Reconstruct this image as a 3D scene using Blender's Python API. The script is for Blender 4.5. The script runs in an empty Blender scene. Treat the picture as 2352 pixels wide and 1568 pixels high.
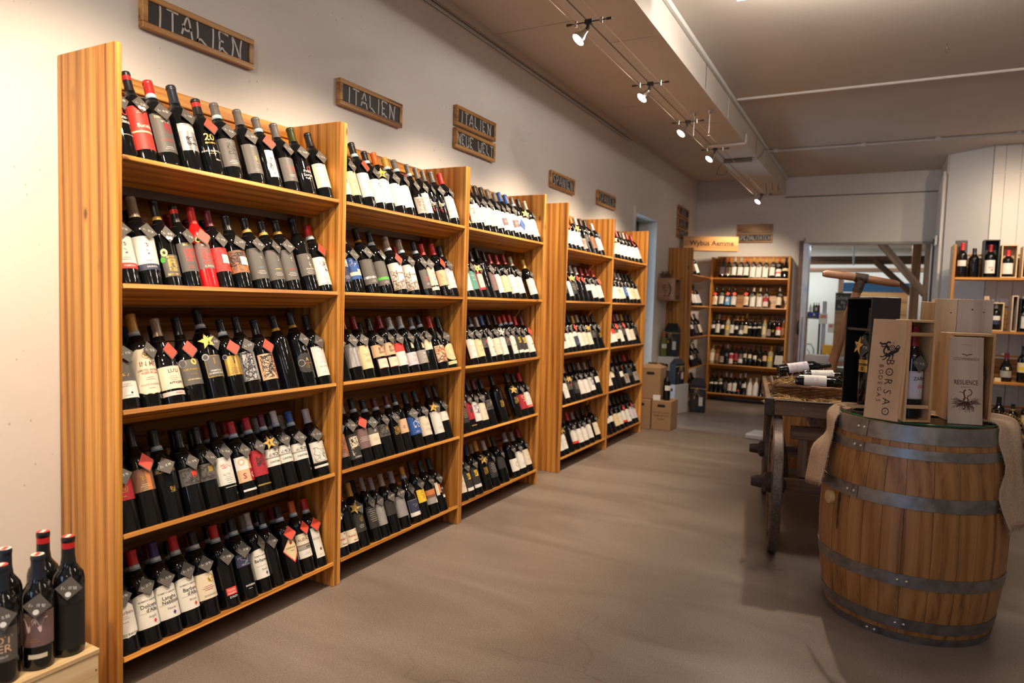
import bpy, bmesh, math, random
from mathutils import Vector, Matrix
random.seed(7)
PI = math.pi
S = bpy.context.scene
COL = S.collection

# ------------------------------------------------------------------ camera
CAM = Vector((2.3191, -2.2081, 1.2629))
R3 = ((0.8806695, 0.4726872, 0.0314334),
      (0.0555231, -0.0370948, -0.9977681),
      (-0.4704662, 0.8804492, -0.0589134))            # camera right, down, forward in world axes
cam_d = bpy.data.cameras.new('camera'); cam = bpy.data.objects.new('camera', cam_d); COL.objects.link(cam)
cam_d.sensor_fit = 'HORIZONTAL'; cam_d.sensor_width = 36.0; cam_d.lens = 1563.03/2352*36.0
cam_d.clip_start = 0.05; cam_d.clip_end = 60
r_, d_, f_ = [Vector(a) for a in R3]
cam.matrix_world = Matrix(((r_.x, -d_.x, -f_.x, CAM.x), (r_.y, -d_.y, -f_.y, CAM.y), (r_.z, -d_.z, -f_.z, CAM.z), (0, 0, 0, 1)))
cam_d.dof.use_dof = True; cam_d.dof.focus_distance = 2.9; cam_d.dof.aperture_fstop = 2.4
S.camera = cam

# ------------------------------------------------------------------ view, world, lights
S.view_settings.view_transform = 'Standard'; S.view_settings.look = 'None'
S.view_settings.gamma = 1.0; S.view_settings.use_curve_mapping = False
S.view_settings.exposure = 0.62
S.cycles.max_bounces = 7; S.cycles.diffuse_bounces = 4; S.cycles.glossy_bounces = 4; S.cycles.transmission_bounces = 5
S.cycles.sample_clamp_indirect = 6.0; S.cycles.caustics_reflective = False; S.cycles.caustics_refractive = False
S.cycles.use_denoising = True
W = bpy.data.worlds.new('daylight'); S.world = W; W.use_nodes = True
W.node_tree.nodes['Background'].inputs[0].default_value = (0.55, 0.72, 1.0, 1)
W.node_tree.nodes['Background'].inputs[1].default_value = 0.6

def aim(o, p):
    o.rotation_euler = (Vector(p) - o.location).to_track_quat('-Z', 'Y').to_euler()
WARM = (1.0, 0.80, 0.58)
LAMPS = [(1.03, 0.88), (1.03, 1.88), (1.03, 2.81), (1.03, 3.75), (1.05, 6.27)]
def spot(x, y, z, tgt, e, col=WARM, ang=95, blend=0.75, rad=0.035):
    l = bpy.data.lights.new('spot_light', 'SPOT'); l.energy = e; l.color = col
    l.spot_size = math.radians(ang); l.spot_blend = blend; l.shadow_soft_size = rad
    o = bpy.data.objects.new('spot_light', l); COL.objects.link(o); o.location = (x, y, z); aim(o, tgt); return o
def area(loc, tgt, sx, sy, e, col):
    l = bpy.data.lights.new('area_light', 'AREA'); l.shape = 'RECTANGLE'; l.size = sx; l.size_y = sy; l.energy = e; l.color = col
    o = bpy.data.objects.new('area_light', l); COL.objects.link(o); o.location = loc; aim(o, tgt); return o
SP = 62
for x, y in LAMPS[:4]: spot(x-0.075, y+0.02, 2.475, (0.18, y+0.25, 1.0), SP)
spot(0.97, 6.27, 2.48, (0.6, 7.3, 1.2), SP*0.9)
for y in (-2.1, -1.12, -0.12): spot(0.96, y, 2.475, (0.18, y+0.25, 1.0), SP)       # the same rail goes on behind the camera
spot(1.3, -2.3, 2.45, (0.1, -1.1, 1.0), SP*0.8)
# unseen spot aimed at the cart basket; lamps of another rail over the magnum shelf
spot(1.75, 3.1, 2.6, (2.05, 1.75, 0.80), 75, ang=60)
spot(3.2, 4.6, 2.6, (3.2, 6.2, 1.6), 46)
spot(3.75, 4.7, 2.6, (3.8, 6.2, 1.6), 46)
# ceiling tubes
TUBE = (1.0, 0.93, 0.86)
for tx, ty, e in ((2.36, 1.46, 7.0), (3.4, -1.6, 2.6), (3.6, -3.9, 1.6)):
    for k in range(5):                                   # a tube shines all round: five small lamps along it
        l = bpy.data.lights.new('tube_light', 'POINT'); l.energy = e; l.color = TUBE; l.shadow_soft_size = 0.05
        o = bpy.data.objects.new('tube_light', l); COL.objects.link(o); o.location = (tx-0.6+0.3*k, ty+0.07, 2.83)
# shop window behind the camera
area((1.25, -5.15, 1.55), (1.6, 0, 0.9), 1.3, 1.9, 18, (0.34, 0.58, 1.0))
# glass door in the left wall, hall behind the gate
area((-0.75, 5.1, 1.5), (0.2, 5.4, 1.2), 1.2, 2.2, 34, (0.62, 0.80, 1.0))
area((2.0, 11.3, 2.40), (2.0, 11.3, 0), 3.2, 0.6, 30, (0.93, 0.97, 1.0))
area((2.6, 8.2, 2.40), (2.6, 8.2, 0), 1.6, 0.3, 8, (0.93, 0.97, 1.0))
area((0.2, 10.6, 1.9), (1.5, 12.2, 1.2), 0.6, 1.2, 16, (0.93, 0.97, 1.0))  # unseen light added to brighten the white hall wall

# ------------------------------------------------------------------ materials
MATS = {}
def new_mat(name):
    m = bpy.data.materials.new(name); m.use_nodes = True
    nt = m.node_tree; b = nt.nodes['Principled BSDF']
    return m, nt, b
def L(nt, a, b): nt.links.new(a, b)
def N(nt, t, **k):
    n = nt.nodes.new(t)
    for a, v in k.items(): setattr(n, a, v)
    return n
def ramp(nt, stops):
    n = N(nt, 'ShaderNodeValToRGB'); e = n.color_ramp.elements
    while len(e) < len(stops): e.new(0.5)
    for i, (p, c) in enumerate(stops):
        e[i].position = p; e[i].color = (c[0], c[1], c[2], 1)
    return n
def plain(name, col, rough=0.6, metal=0.0, spec=0.5, coat=0.0, emit=None, es=1.0):
    if name in MATS: return MATS[name]
    m, nt, b = new_mat(name)
    b.inputs['Base Color'].default_value = (*col, 1); b.inputs['Roughness'].default_value = rough
    b.inputs['Metallic'].default_value = metal; b.inputs['Specular IOR Level'].default_value = spec
    b.inputs['Coat Weight'].default_value = coat
    if emit: b.inputs['Emission Color'].default_value = (*emit, 1); b.inputs['Emission Strength'].default_value = es
    MATS[name] = m; return m
def obj_coords(nt, scale, rand=23.0):
    tc = N(nt, 'ShaderNodeTexCoord'); oi = N(nt, 'ShaderNodeObjectInfo')
    mu = N(nt, 'ShaderNodeMath', operation='MULTIPLY'); mu.inputs[1].default_value = rand
    L(nt, oi.outputs['Random'], mu.inputs[0])
    ad = N(nt, 'ShaderNodeVectorMath', operation='ADD'); L(nt, tc.outputs['Object'], ad.inputs[0]); L(nt, mu.outputs[0], ad.inputs[1])
    mp = N(nt, 'ShaderNodeMapping'); mp.inputs['Scale'].default_value = scale; L(nt, ad.outputs[0], mp.inputs['Vector'])
    return ad, mp
def wood(name, axis, dark, mid, light, fine=120, along=1.5, rough=0.42, knots=True, strip=0.085, contrast=1.0, coat=0.0):
    if name in MATS: return MATS[name]
    m, nt, b = new_mat(name)
    sc = [fine, fine, fine]; sc[axis] = along
    ad, mp = obj_coords(nt, sc)
    n1 = N(nt, 'ShaderNodeTexNoise'); n1.inputs['Scale'].default_value = 1.0; n1.inputs['Detail'].default_value = 5; n1.inputs['Roughness'].default_value = 0.62; n1.inputs['Distortion'].default_value = 0.35
    L(nt, mp.outputs[0], n1.inputs['Vector'])
    sc2 = [fine*0.2]*3; sc2[axis] = along*0.45
    mp2 = N(nt, 'ShaderNodeMapping'); mp2.inputs['Scale'].default_value = sc2; L(nt, ad.outputs[0], mp2.inputs['Vector'])
    n2 = N(nt, 'ShaderNodeTexNoise'); n2.inputs['Scale'].default_value = 1.0; n2.inputs['Detail'].default_value = 3; n2.inputs['Distortion'].default_value = 0.8
    L(nt, mp2.outputs[0], n2.inputs['Vector'])
    # wide cathedral rings
    wv = N(nt, 'ShaderNodeTexWave', wave_type='BANDS', bands_direction='DIAGONAL'); wv.inputs['Scale'].default_value = 0.55; wv.inputs['Distortion'].default_value = 5.0; wv.inputs['Detail'].default_value = 2.0
    L(nt, mp2.outputs[0], wv.inputs['Vector'])
    a1 = N(nt, 'ShaderNodeMath', operation='MULTIPLY'); a1.inputs[1].default_value = 0.50; L(nt, n1.outputs['Fac'], a1.inputs[0])
    a2 = N(nt, 'ShaderNodeMath', operation='MULTIPLY_ADD'); a2.inputs[1].default_value = 0.36; L(nt, n2.outputs['Fac'], a2.inputs[0]); L(nt, a1.outputs[0], a2.inputs[2])
    a3 = N(nt, 'ShaderNodeMath', operation='MULTIPLY_ADD'); a3.inputs[1].default_value = 0.16; L(nt, wv.outputs['Fac'], a3.inputs[0]); L(nt, a2.outputs[0], a3.inputs[2])
    lo = 0.5-0.17/contrast; hi = 0.5+0.14/contrast
    cr = ramp(nt, [(lo, dark), (0.5*(lo+hi)-0.02, mid), (hi, light)]); L(nt, a3.outputs[0], cr.inputs[0])
    out = cr.outputs[0]
    if knots:
        sk = [5.5]*3; sk[axis] = 2.6
        mk = N(nt, 'ShaderNodeMapping'); mk.inputs['Scale'].default_value = sk; L(nt, ad.outputs[0], mk.inputs['Vector'])
        vo = N(nt, 'ShaderNodeTexVoronoi'); vo.inputs['Scale'].default_value = 1.6; vo.inputs['Randomness'].default_value = 1.0; L(nt, mk.outputs[0], vo.inputs['Vector'])
        kr = ramp(nt, [(0.0, (0, 0, 0)), (0.055, (0.15,)*3), (0.085, (0.75,)*3), (0.16, (1, 1, 1))]); L(nt, vo.outputs['Distance'], kr.inputs[0])
        mx = N(nt, 'ShaderNodeMix', data_type='RGBA'); mx.inputs[6].default_value = (dark[0]*0.55, dark[1]*0.5, dark[2]*0.5, 1)
        L(nt, kr.outputs[0], mx.inputs[0]); L(nt, out, mx.inputs[7]); out = mx.outputs[2]
    if strip:
        # glued strips: a small tone step every `strip` metres across the grain
        sx = N(nt, 'ShaderNodeSeparateXYZ'); L(nt, ad.outputs[0], sx.inputs[0])
        cross = [i for i in (0, 1, 2) if i != axis]
        add = N(nt, 'ShaderNodeMath', operation='ADD'); L(nt, sx.outputs[cross[0]], add.inputs[0]); L(nt, sx.outputs[cross[1]], add.inputs[1])
        dv = N(nt, 'ShaderNodeMath', operation='DIVIDE'); dv.inputs[1].default_value = strip; L(nt, add.outputs[0], dv.inputs[0])
        fl = N(nt, 'ShaderNodeMath', operation='FLOOR'); L(nt, dv.outputs[0], fl.inputs[0])
        wn = N(nt, 'ShaderNodeTexWhiteNoise', noise_dimensions='1D'); L(nt, fl.outputs[0], wn.inputs['W'])
        mr = N(nt, 'ShaderNodeMapRange'); mr.inputs['To Min'].default_value = 0.78; mr.inputs['To Max'].default_value = 1.12; L(nt, wn.outputs['Value'], mr.inputs[0])
        ml = N(nt, 'ShaderNodeVectorMath', operation='SCALE'); L(nt, out, ml.inputs[0]); L(nt, mr.outputs[0], ml.inputs['Scale']); out = ml.outputs[0]
    L(nt, out, b.inputs['Base Color'])
    b.inputs['Roughness'].default_value = rough; b.inputs['Coat Weight'].default_value = coat; b.inputs['Coat Roughness'].default_value = 0.25
    bp = N(nt, 'ShaderNodeBump'); bp.inputs['Strength'].default_value = 0.18; bp.inputs['Distance'].default_value = 0.002
    L(nt, n1.outputs['Fac'], bp.inputs['Height']); L(nt, bp.outputs[0], b.inputs['Normal'])
    MATS[name] = m; return m

OR_D, OR_M, OR_L = (0.20, 0.062, 0.010), (0.52, 0.205, 0.034), (0.77, 0.37, 0.075)
wz = lambda: wood('rack_wood_upright', 2, OR_D, OR_M, OR_L)
wy = lambda: wood('rack_wood_along', 1, OR_D, OR_M, OR_L)
wx = lambda: wood('rack_wood_across', 0, OR_D, OR_M, OR_L)
wback = lambda: wood('rack_back_wood', 1, (0.12, 0.038, 0.008), (0.38, 0.14, 0.028), (0.54, 0.24, 0.055), along=1.3)
pine_x = lambda: wood('pale_pine_x', 0, (0.50, 0.34, 0.17), (0.68, 0.50, 0.28), (0.78, 0.62, 0.40), fine=60, strip=0, rough=0.55, knots=False)
pine_z = lambda: wood('pale_pine_z', 2, (0.50, 0.34, 0.18), (0.66, 0.48, 0.29), (0.76, 0.60, 0.40), fine=60, strip=0, rough=0.55, knots=True)
ply = lambda: wood('maple_ply', 2, (0.50, 0.31, 0.17), (0.60, 0.39, 0.23), (0.68, 0.47, 0.30), fine=14, along=2.5, strip=0, rough=0.5, knots=False)
greypine = lambda: wood('grey_pine_z', 2, (0.40, 0.32, 0.25), (0.56, 0.46, 0.37), (0.66, 0.56, 0.46), fine=60, strip=0, rough=0.55, knots=True)
oldwood = lambda ax=1: wood('old_cart_wood_%d' % ax, ax, (0.045, 0.025, 0.014), (0.13, 0.072, 0.036), (0.24, 0.145, 0.08), fine=60, rough=0.6, strip=0, knots=False)
oak = lambda: wood('barrel_oak', 2, (0.17, 0.068, 0.018), (0.33, 0.145, 0.042), (0.43, 0.215, 0.075), fine=90, along=1.5, strip=0, rough=0.45, knots=False)
timber = lambda ax=2: wood('timber_%d' % ax, ax, (0.05, 0.025, 0.012), (0.12, 0.062, 0.03), (0.19, 0.10, 0.05), fine=30, rough=0.65, strip=0, knots=False)

def wall_mat(name, base, speck=0.9, crack_y=None):
    if name in MATS: return MATS[name]
    m, nt, b = new_mat(name)
    tc = N(nt, 'ShaderNodeTexCoord')
    n = N(nt, 'ShaderNodeTexNoise'); n.inputs['Scale'].default_value = 2.2; n.inputs['Detail'].default_value = 4; L(nt, tc.outputs['Object'], n.inputs['Vector'])
    cr = ramp(nt, [(0.3, tuple(c*0.94 for c in base)), (0.7, base)]); L(nt, n.outputs['Fac'], cr.inputs[0])
    # air holes of cast concrete, gathered in patches
    mp = N(nt, 'ShaderNodeMapping'); mp.inputs['Scale'].default_value = (1, 1, 0.55); L(nt, tc.outputs['Object'], mp.inputs['Vector'])
    v = N(nt, 'ShaderNodeTexVoronoi'); v.inputs['Scale'].default_value = 34; L(nt, mp.outputs[0], v.inputs['Vector'])
    n2 = N(nt, 'ShaderNodeTexNoise'); n2.inputs['Scale'].default_value = 3.0; n2.inputs['Detail'].default_value = 3; L(nt, tc.outputs['Object'], n2.inputs['Vector'])
    th = N(nt, 'ShaderNodeMapRange'); th.inputs['From Min'].default_value = 0.45; th.inputs['From Max'].default_value = 0.75; th.inputs['To Min'].default_value = 0.03; th.inputs['To Max'].default_value = 0.15; L(nt, n2.outputs['Fac'], th.inputs[0])
    lt = N(nt, 'ShaderNodeMath', operation='LESS_THAN'); L(nt, v.outputs['Distance'], lt.inputs[0]); L(nt, th.outputs[0], lt.inputs[1])
    sp = N(nt, 'ShaderNodeMath', operation='MULTIPLY'); sp.inputs[1].default_value = 0.55*speck; L(nt, lt.outputs[0], sp.inputs[0])
    mx = N(nt, 'ShaderNodeMix', data_type='RGBA'); mx.inputs[7].default_value = (0.22, 0.18, 0.15, 1); L(nt, sp.outputs[0], mx.inputs[0]); L(nt, cr.outputs[0], mx.inputs[6])
    L(nt, mx.outputs[2], b.inputs['Base Color']); b.inputs['Roughness'].default_value = 0.85; b.inputs['Specular IOR Level'].default_value = 0.2
    n3 = N(nt, 'ShaderNodeTexNoise'); n3.inputs['Scale'].default_value = 55; L(nt, tc.outputs['Object'], n3.inputs['Vector'])
    bp = N(nt, 'ShaderNodeBump'); bp.inputs['Strength'].default_value = 0.12; bp.inputs['Distance'].default_value = 0.004; L(nt, n3.outputs['Fac'], bp.inputs['Height']); L(nt, bp.outputs[0], b.inputs['Normal'])
    MATS[name] = m; return m
def floor_mat():
    m, nt, b = new_mat('screed_floor')
    tc = N(nt, 'ShaderNodeTexCoord')
    n = N(nt, 'ShaderNodeTexNoise'); n.inputs['Scale'].default_value = 1.3; n.inputs['Detail'].default_value = 7; n.inputs['Roughness'].default_value = 0.6; n.inputs['Distortion'].default_value = 0.7
    fm = N(nt, 'ShaderNodeMapping'); fm.inputs['Scale'].default_value = (0.55, 1.8, 1); fm.inputs['Rotation'].default_value = (0, 0, 0.25); L(nt, tc.outputs['Object'], fm.inputs['Vector']); L(nt, fm.outputs[0], n.inputs['Vector'])
    cr = ramp(nt, [(0.30, (0.19, 0.146, 0.118)), (0.52, (0.255, 0.205, 0.170)), (0.72, (0.32, 0.265, 0.222))]); L(nt, n.outputs['Fac'], cr.inputs[0])
    n2 = N(nt, 'ShaderNodeTexNoise'); n2.inputs['Scale'].default_value = 190; n2.inputs['Detail'].default_value = 2; L(nt, tc.outputs['Object'], n2.inputs['Vector'])
    r2 = ramp(nt, [(0.36, (0.72,)*3), (0.55, (1, 1, 1)), (0.72, (1.12,)*3)]); L(nt, n2.outputs['Fac'], r2.inputs[0])
    mu = N(nt, 'ShaderNodeMix', data_type='RGBA', blend_type='MULTIPLY'); mu.inputs[0].default_value = 1; L(nt, cr.outputs[0], mu.inputs[6]); L(nt, r2.outputs[0], mu.inputs[7])
    # hairline cracks
    n3 = N(nt, 'ShaderNodeTexNoise'); n3.inputs['Scale'].default_value = 2.6; n3.inputs['Detail'].default_value = 5; L(nt, tc.outputs['Object'], n3.inputs['Vector'])
    mx0 = N(nt, 'ShaderNodeMix', data_type='VECTOR'); mx0.inputs[0].default_value = 0.22; L(nt, tc.outputs['Object'], mx0.inputs[4]); L(nt, n3.outputs['Color'], mx0.inputs[5])
    v = N(nt, 'ShaderNodeTexVoronoi', feature='DISTANCE_TO_EDGE'); v.inputs['Scale'].default_value = 2.1; L(nt, mx0.outputs[1], v.inputs['Vector'])
    n4 = N(nt, 'ShaderNodeTexNoise'); n4.inputs['Scale'].default_value = 1.1; L(nt, tc.outputs['Object'], n4.inputs['Vector'])
    rc = ramp(nt, [(0.0, (1, 1, 1)), (0.0015, (1, 1, 1)), (0.005, (0, 0, 0))]); L(nt, v.outputs['Distance'], rc.inputs[0])
    rg = ramp(nt, [(0.50, (0, 0, 0)), (0.66, (0.55,)*3)]); L(nt, n4.outputs['Fac'], rg.inputs[0])
    fc = N(nt, 'ShaderNodeMath', operation='MULTIPLY'); L(nt, rc.outputs[0], fc.inputs[0]); L(nt, rg.outputs[0], fc.inputs[1])
    mc = N(nt, 'ShaderNodeMix', data_type='RGBA'); mc.inputs[7].default_value = (0.075, 0.058, 0.048, 1); L(nt, fc.outputs[0], mc.inputs[0]); L(nt, mu.outputs[2], mc.inputs[6])
    L(nt, mc.outputs[2], b.inputs['Base Color'])
    rr = ramp(nt, [(0.3, (0.30,)*3), (0.7, (0.46,)*3)]); L(nt, n.outputs['Fac'], rr.inputs[0]); L(nt, rr.outputs[0], b.inputs['Roughness'])
    b.inputs['Specular IOR Level'].default_value = 0.4
    bp = N(nt, 'ShaderNodeBump'); bp.inputs['Strength'].default_value = 0.10; bp.inputs['Distance'].default_value = 0.004; L(nt, n.outputs['Fac'], bp.inputs['Height']); L(nt, bp.outputs[0], b.inputs['Normal'])
    return m
def fabric_mat():
    m, nt, b = new_mat('burlap')
    tc = N(nt, 'ShaderNodeTexCoord')
    n = N(nt, 'ShaderNodeTexNoise'); n.inputs['Scale'].default_value = 260; n.inputs['Detail'].default_value = 2; L(nt, tc.outputs['Object'], n.inputs['Vector'])
    cr = ramp(nt, [(0.3, (0.40, 0.27, 0.175)), (0.6, (0.60, 0.44, 0.31)), (0.75, (0.70, 0.54, 0.40))]); L(nt, n.outputs['Fac'], cr.inputs[0]); L(nt, cr.outputs[0], b.inputs['Base Color'])
    b.inputs['Roughness'].default_value = 0.9; b.inputs['Specular IOR Level'].default_value = 0.1
    bp = N(nt, 'ShaderNodeBump'); bp.inputs['Strength'].default_value = 0.5; bp.inputs['Distance'].default_value = 0.002; L(nt, n.outputs['Fac'], bp.inputs['Height']); L(nt, bp.outputs[0], b.inputs['Normal'])
    MATS['burlap'] = m; return m
def metal_noise(name, a, c, rough=0.4, metal=0.9, scale=30):
    if name in MATS: return MATS[name]
    m, nt, b = new_mat(name)
    tc = N(nt, 'ShaderNodeTexCoord'); n = N(nt, 'ShaderNodeTexNoise'); n.inputs['Scale'].default_value = scale; n.inputs['Detail'].default_value = 5; L(nt, tc.outputs['Object'], n.inputs['Vector'])
    cr = ramp(nt, [(0.3, a), (0.7, c)]); L(nt, n.outputs['Fac'], cr.inputs[0]); L(nt, cr.outputs[0], b.inputs['Base Color'])
    rr = ramp(nt, [(0.3, (rough-0.1,)*3), (0.7, (rough+0.12,)*3)]); L(nt, n.outputs['Fac'], rr.inputs[0]); L(nt, rr.outputs[0], b.inputs['Roughness'])
    b.inputs['Metallic'].default_value = metal; MATS[name] = m; return m
def glass_mat(name, col, rough=0.02, alpha=1.0):
    if name in MATS: return MATS[name]
    m, nt, b = new_mat(name)
    # thin pane: mostly clear, a glossy sheen on top
    tr = N(nt, 'ShaderNodeBsdfTransparent'); tr.inputs[0].default_value = (*col, 1); gl = N(nt, 'ShaderNodeBsdfGlossy'); gl.inputs['Roughness'].default_value = rough
    fr = N(nt, 'ShaderNodeFresnel'); fr.inputs[0].default_value = 1.45; mx = N(nt, 'ShaderNodeMixShader'); L(nt, fr.outputs[0], mx.inputs[0]); L(nt, tr.outputs[0], mx.inputs[1]); L(nt, gl.outputs[0], mx.inputs[2])
    L(nt, mx.outputs[0], nt.nodes['Material Output'].inputs['Surface'])
    MATS[name] = m; return m

# ------------------------------------------------------------------ mesh builder
def ident(): return Matrix.Identity(4)
def T(x, y, z): return Matrix.Translation((x, y, z))
def RZ(a): return Matrix.Rotation(a, 4, 'Z')
def RX(a): return Matrix.Rotation(a, 4, 'X')
def RY(a): return Matrix.Rotation(a, 4, 'Y')
class MB:
    def __init__(s): s.v = []; s.f = []; s.m = []
    def add(s, vs, fs, mat=0, M=None):
        o = len(s.v)
        s.v += [tuple(M @ Vector(p)) if M is not None else tuple(p) for p in vs]
        s.f += [tuple(i+o for i in f) for f in fs]; s.m += [mat]*len(fs); return s
    def box(s, a, b, mat=0, M=None, bev=0.0):
        (x0, y0, z0), (x1, y1, z1) = a, b
        if bev <= 0:
            vs = [(x, y, z) for x in (x0, x1) for y in (y0, y1) for z in (z0, z1)]
            fs = [(0, 1, 3, 2), (4, 6, 7, 5), (0, 4, 5, 1), (2, 3, 7, 6), (0, 2, 6, 4), (1, 5, 7, 3)]
            return s.add(vs, fs, mat, M)
        c = ((x0+x1)/2, (y0+y1)/2, (z0+z1)/2); h = (abs(x1-x0)/2, abs(y1-y0)/2, abs(z1-z0)/2)
        bev = min(bev, 0.45*min(h)); vs = []; idx = {}
        for sx in (-1, 1):
            for sy in (-1, 1):
                for sz in (-1, 1):
                    sg = (sx, sy, sz)
                    for k in range(3):
                        p = [c[i]+sg[i]*(h[i] if i == k else h[i]-bev) for i in range(3)]
                        idx[sg, k] = len(vs); vs.append(p)
        fs = []
        def put(ids):
            ps = [Vector(vs[i]) for i in ids]; n = (ps[1]-ps[0]).cross(ps[2]-ps[0]); ce = sum(ps, Vector())/len(ps)-Vector(c)
            fs.append(tuple(ids) if n.dot(ce) > 0 else tuple(reversed(ids)))
        for k in range(3):
            i, j = [q for q in range(3) if q != k]
            for sk in (-1, 1):
                ids = []
                for si, sj in ((-1, -1), (1, -1), (1, 1), (-1, 1)):
                    g = [0]*3; g[k] = sk; g[i] = si; g[j] = sj; ids.append(idx[tuple(g), k])
                put(ids)
            for si in (-1, 1):
                for sj in (-1, 1):
                    g0 = [0]*3; g0[i] = si; g0[j] = sj; g1 = list(g0); g0[k] = -1; g1[k] = 1
                    put([idx[tuple(g0), i], idx[tuple(g1), i], idx[tuple(g1), j], idx[tuple(g0), j]])
        for sx in (-1, 1):
            for sy in (-1, 1):
                for sz in (-1, 1): put([idx[(sx, sy, sz), k] for k in range(3)])
        return s.add(vs, fs, mat, M)
    def lathe(s, prof, seg=20, mat=0, M=None, a0=0.0, a1=2*PI):
        full = abs(a1-a0-2*PI) < 1e-6; n = seg if full else seg+1; vs = []; fs = []
        for r, z in prof:
            for i in range(n):
                a = a0+(a1-a0)*i/seg; vs.append((r*math.cos(a), r*math.sin(a), z))
        for k in range(len(prof)-1):
            for i in range(seg):
                j = (i+1) % n if full else i+1
                fs.append((k*n+i, k*n+j, (k+1)*n+j, (k+1)*n+i))
        return s.add(vs, fs, mat, M)
    def disc(s, c, r, seg=16, mat=0, M=None, flip=False):
        vs = [(c[0]+r*math.cos(2*PI*i/seg), c[1]+r*math.sin(2*PI*i/seg), c[2]) for i in range(seg)]
        f = list(range(seg)); return s.add(vs, [tuple(reversed(f)) if flip else tuple(f)], mat, M)
    def cyl(s, p, q, r, seg=12, mat=0, r2=None, M=None):
        return s.tube([p, q], r, seg, mat, cap=True, r2=r2, M=M)
    def tube(s, pts, r, seg=8, mat=0, cap=True, r2=None, M=None, closed=False):
        pts = [Vector(p) for p in pts]; vs = []; fs = []; n = len(pts); up = None
        for k, p in enumerate(pts):
            if closed: t = (pts[(k+1) % n]-pts[k-1]).normalized()
            else: t = (pts[min(k+1, n-1)]-pts[max(k-1, 0)]).normalized()
            if up is None:
                a = Vector((0, 0, 1)) if abs(t.z) < 0.9 else Vector((1, 0, 0)); up = t.cross(a).normalized()
            up = (up-t*up.dot(t)).normalized(); w = t.cross(up)
            rr = r if r2 is None else r+(r2-r)*k/max(n-1, 1)
            if callable(r): rr = r(k)
            for i in range(seg):
                a = 2*PI*i/seg; vs.append(p+up*(rr*math.cos(a))+w*(rr*math.sin(a)))
        for k in range(n if closed else n-1):
            for i in range(seg):
                j = (i+1) % seg; k2 = (k+1) % n
                fs.append((k*seg+i, k*seg+j, k2*seg+j, k2*seg+i))
        if cap and not closed:
            fs.append(tuple(reversed(range(seg)))); fs.append(tuple((n-1)*seg+i for i in range(seg)))
        return s.add(vs, fs, mat, M)
    def prism(s, poly, z0, z1, mat=0, M=None):
        n = len(poly); vs = [(x, y, z0) for x, y in poly]+[(x, y, z1) for x, y in poly]
        fs = [tuple(reversed(range(n))), tuple(range(n, 2*n))]+[(i, (i+1) % n, n+(i+1) % n, n+i) for i in range(n)]
        return s.add(vs, fs, mat, M)
    def mesh(s, name, mats, smooth=None):
        me = bpy.data.meshes.new(name); me.from_pydata(s.v, [], s.f)
        for m in mats: me.materials.append(m)
        me.polygons.foreach_set('material_index', s.m)
        if smooth is not None:
            me.polygons.foreach_set('use_smooth', [True]*len(s.f)); me.set_sharp_from_angle(angle=math.radians(smooth))
        me.update(); return me
    def obj(s, name, mats, parent=None, smooth=None, M=None):
        if not isinstance(mats, (list, tuple)): mats = [mats]
        return link(name, s.mesh(name, mats, smooth), parent, M)
def link(name, data, parent=None, M=None):
    o = bpy.data.objects.new(name, data); COL.objects.link(o)
    if parent is not None: o.parent = parent
    if M is not None: o.matrix_basis = M
    return o
def empty(name, M=None):
    o = bpy.data.objects.new(name, None); COL.objects.link(o); o.empty_display_size = 0.05
    if M is not None: o.matrix_basis = M
    return o
def tag(o, label, cat, group=None):
    o['label'] = label; o['category'] = cat
    if group: o['group'] = group
    return o
def struct(o): o['kind'] = 'structure'; return o
def bx(name, a, b, mat, parent=None, bev=0.0, M=None):
    return MB().box(a, b, 0, None, bev).obj(name, mat, parent, M=M)

# ------------------------------------------------------------------ text and strokes
_TX = {}
def text_geo(t, bold=0.0):
    k = (t, bold)
    if k in _TX: return _TX[k]
    c = bpy.data.curves.new('txt', 'FONT'); c.body = t; c.size = 1.0; c.resolution_u = 2; c.align_x = 'CENTER'; c.offset = bold
    o = bpy.data.objects.new('txt', c); COL.objects.link(o)
    dg = bpy.context.evaluated_depsgraph_get(); me = o.evaluated_get(dg).to_mesh()
    vs = [(v.co.x, v.co.y-0.33) for v in me.vertices]; fs = [tuple(p.vertices) for p in me.polygons]
    o.evaluated_get(dg).to_mesh_clear(); bpy.data.objects.remove(o); bpy.data.curves.remove(c)
    _TX[k] = (vs, fs); return _TX[k]
def ribbon(pts, w):
    """flat 2D ribbon along a polyline"""
    vs = []; fs = []; n = len(pts)
    for i in range(n):
        a = pts[max(i-1, 0)]; b = pts[min(i+1, n-1)]; dx, dy = b[0]-a[0], b[1]-a[1]; l = math.hypot(dx, dy) or 1
        nx, ny = -dy/l*w/2, dx/l*w/2
        vs += [(pts[i][0]+nx, pts[i][1]+ny), (pts[i][0]-nx, pts[i][1]-ny)]
    for i in range(n-1): fs.append((2*i, 2*i+1, 2*i+3, 2*i+2))
    return vs, fs
def curve_pts(ps, n=5):
    """Catmull-Rom through 2D points"""
    out = []
    for i in range(len(ps)-1):
        p0, p1, p2, p3 = ps[max(i-1, 0)], ps[i], ps[i+1], ps[min(i+2, len(ps)-1)]
        for k in range(n):
            t = k/n
            out.append(tuple(0.5*(2*p1[j]+(p2[j]-p0[j])*t+(2*p0[j]-5*p1[j]+4*p2[j]-p3[j])*t*t+(3*p1[j]-p0[j]-3*p2[j]+p3[j])*t**3) for j in range(2)))
    out.append(ps[-1]); return out
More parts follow.
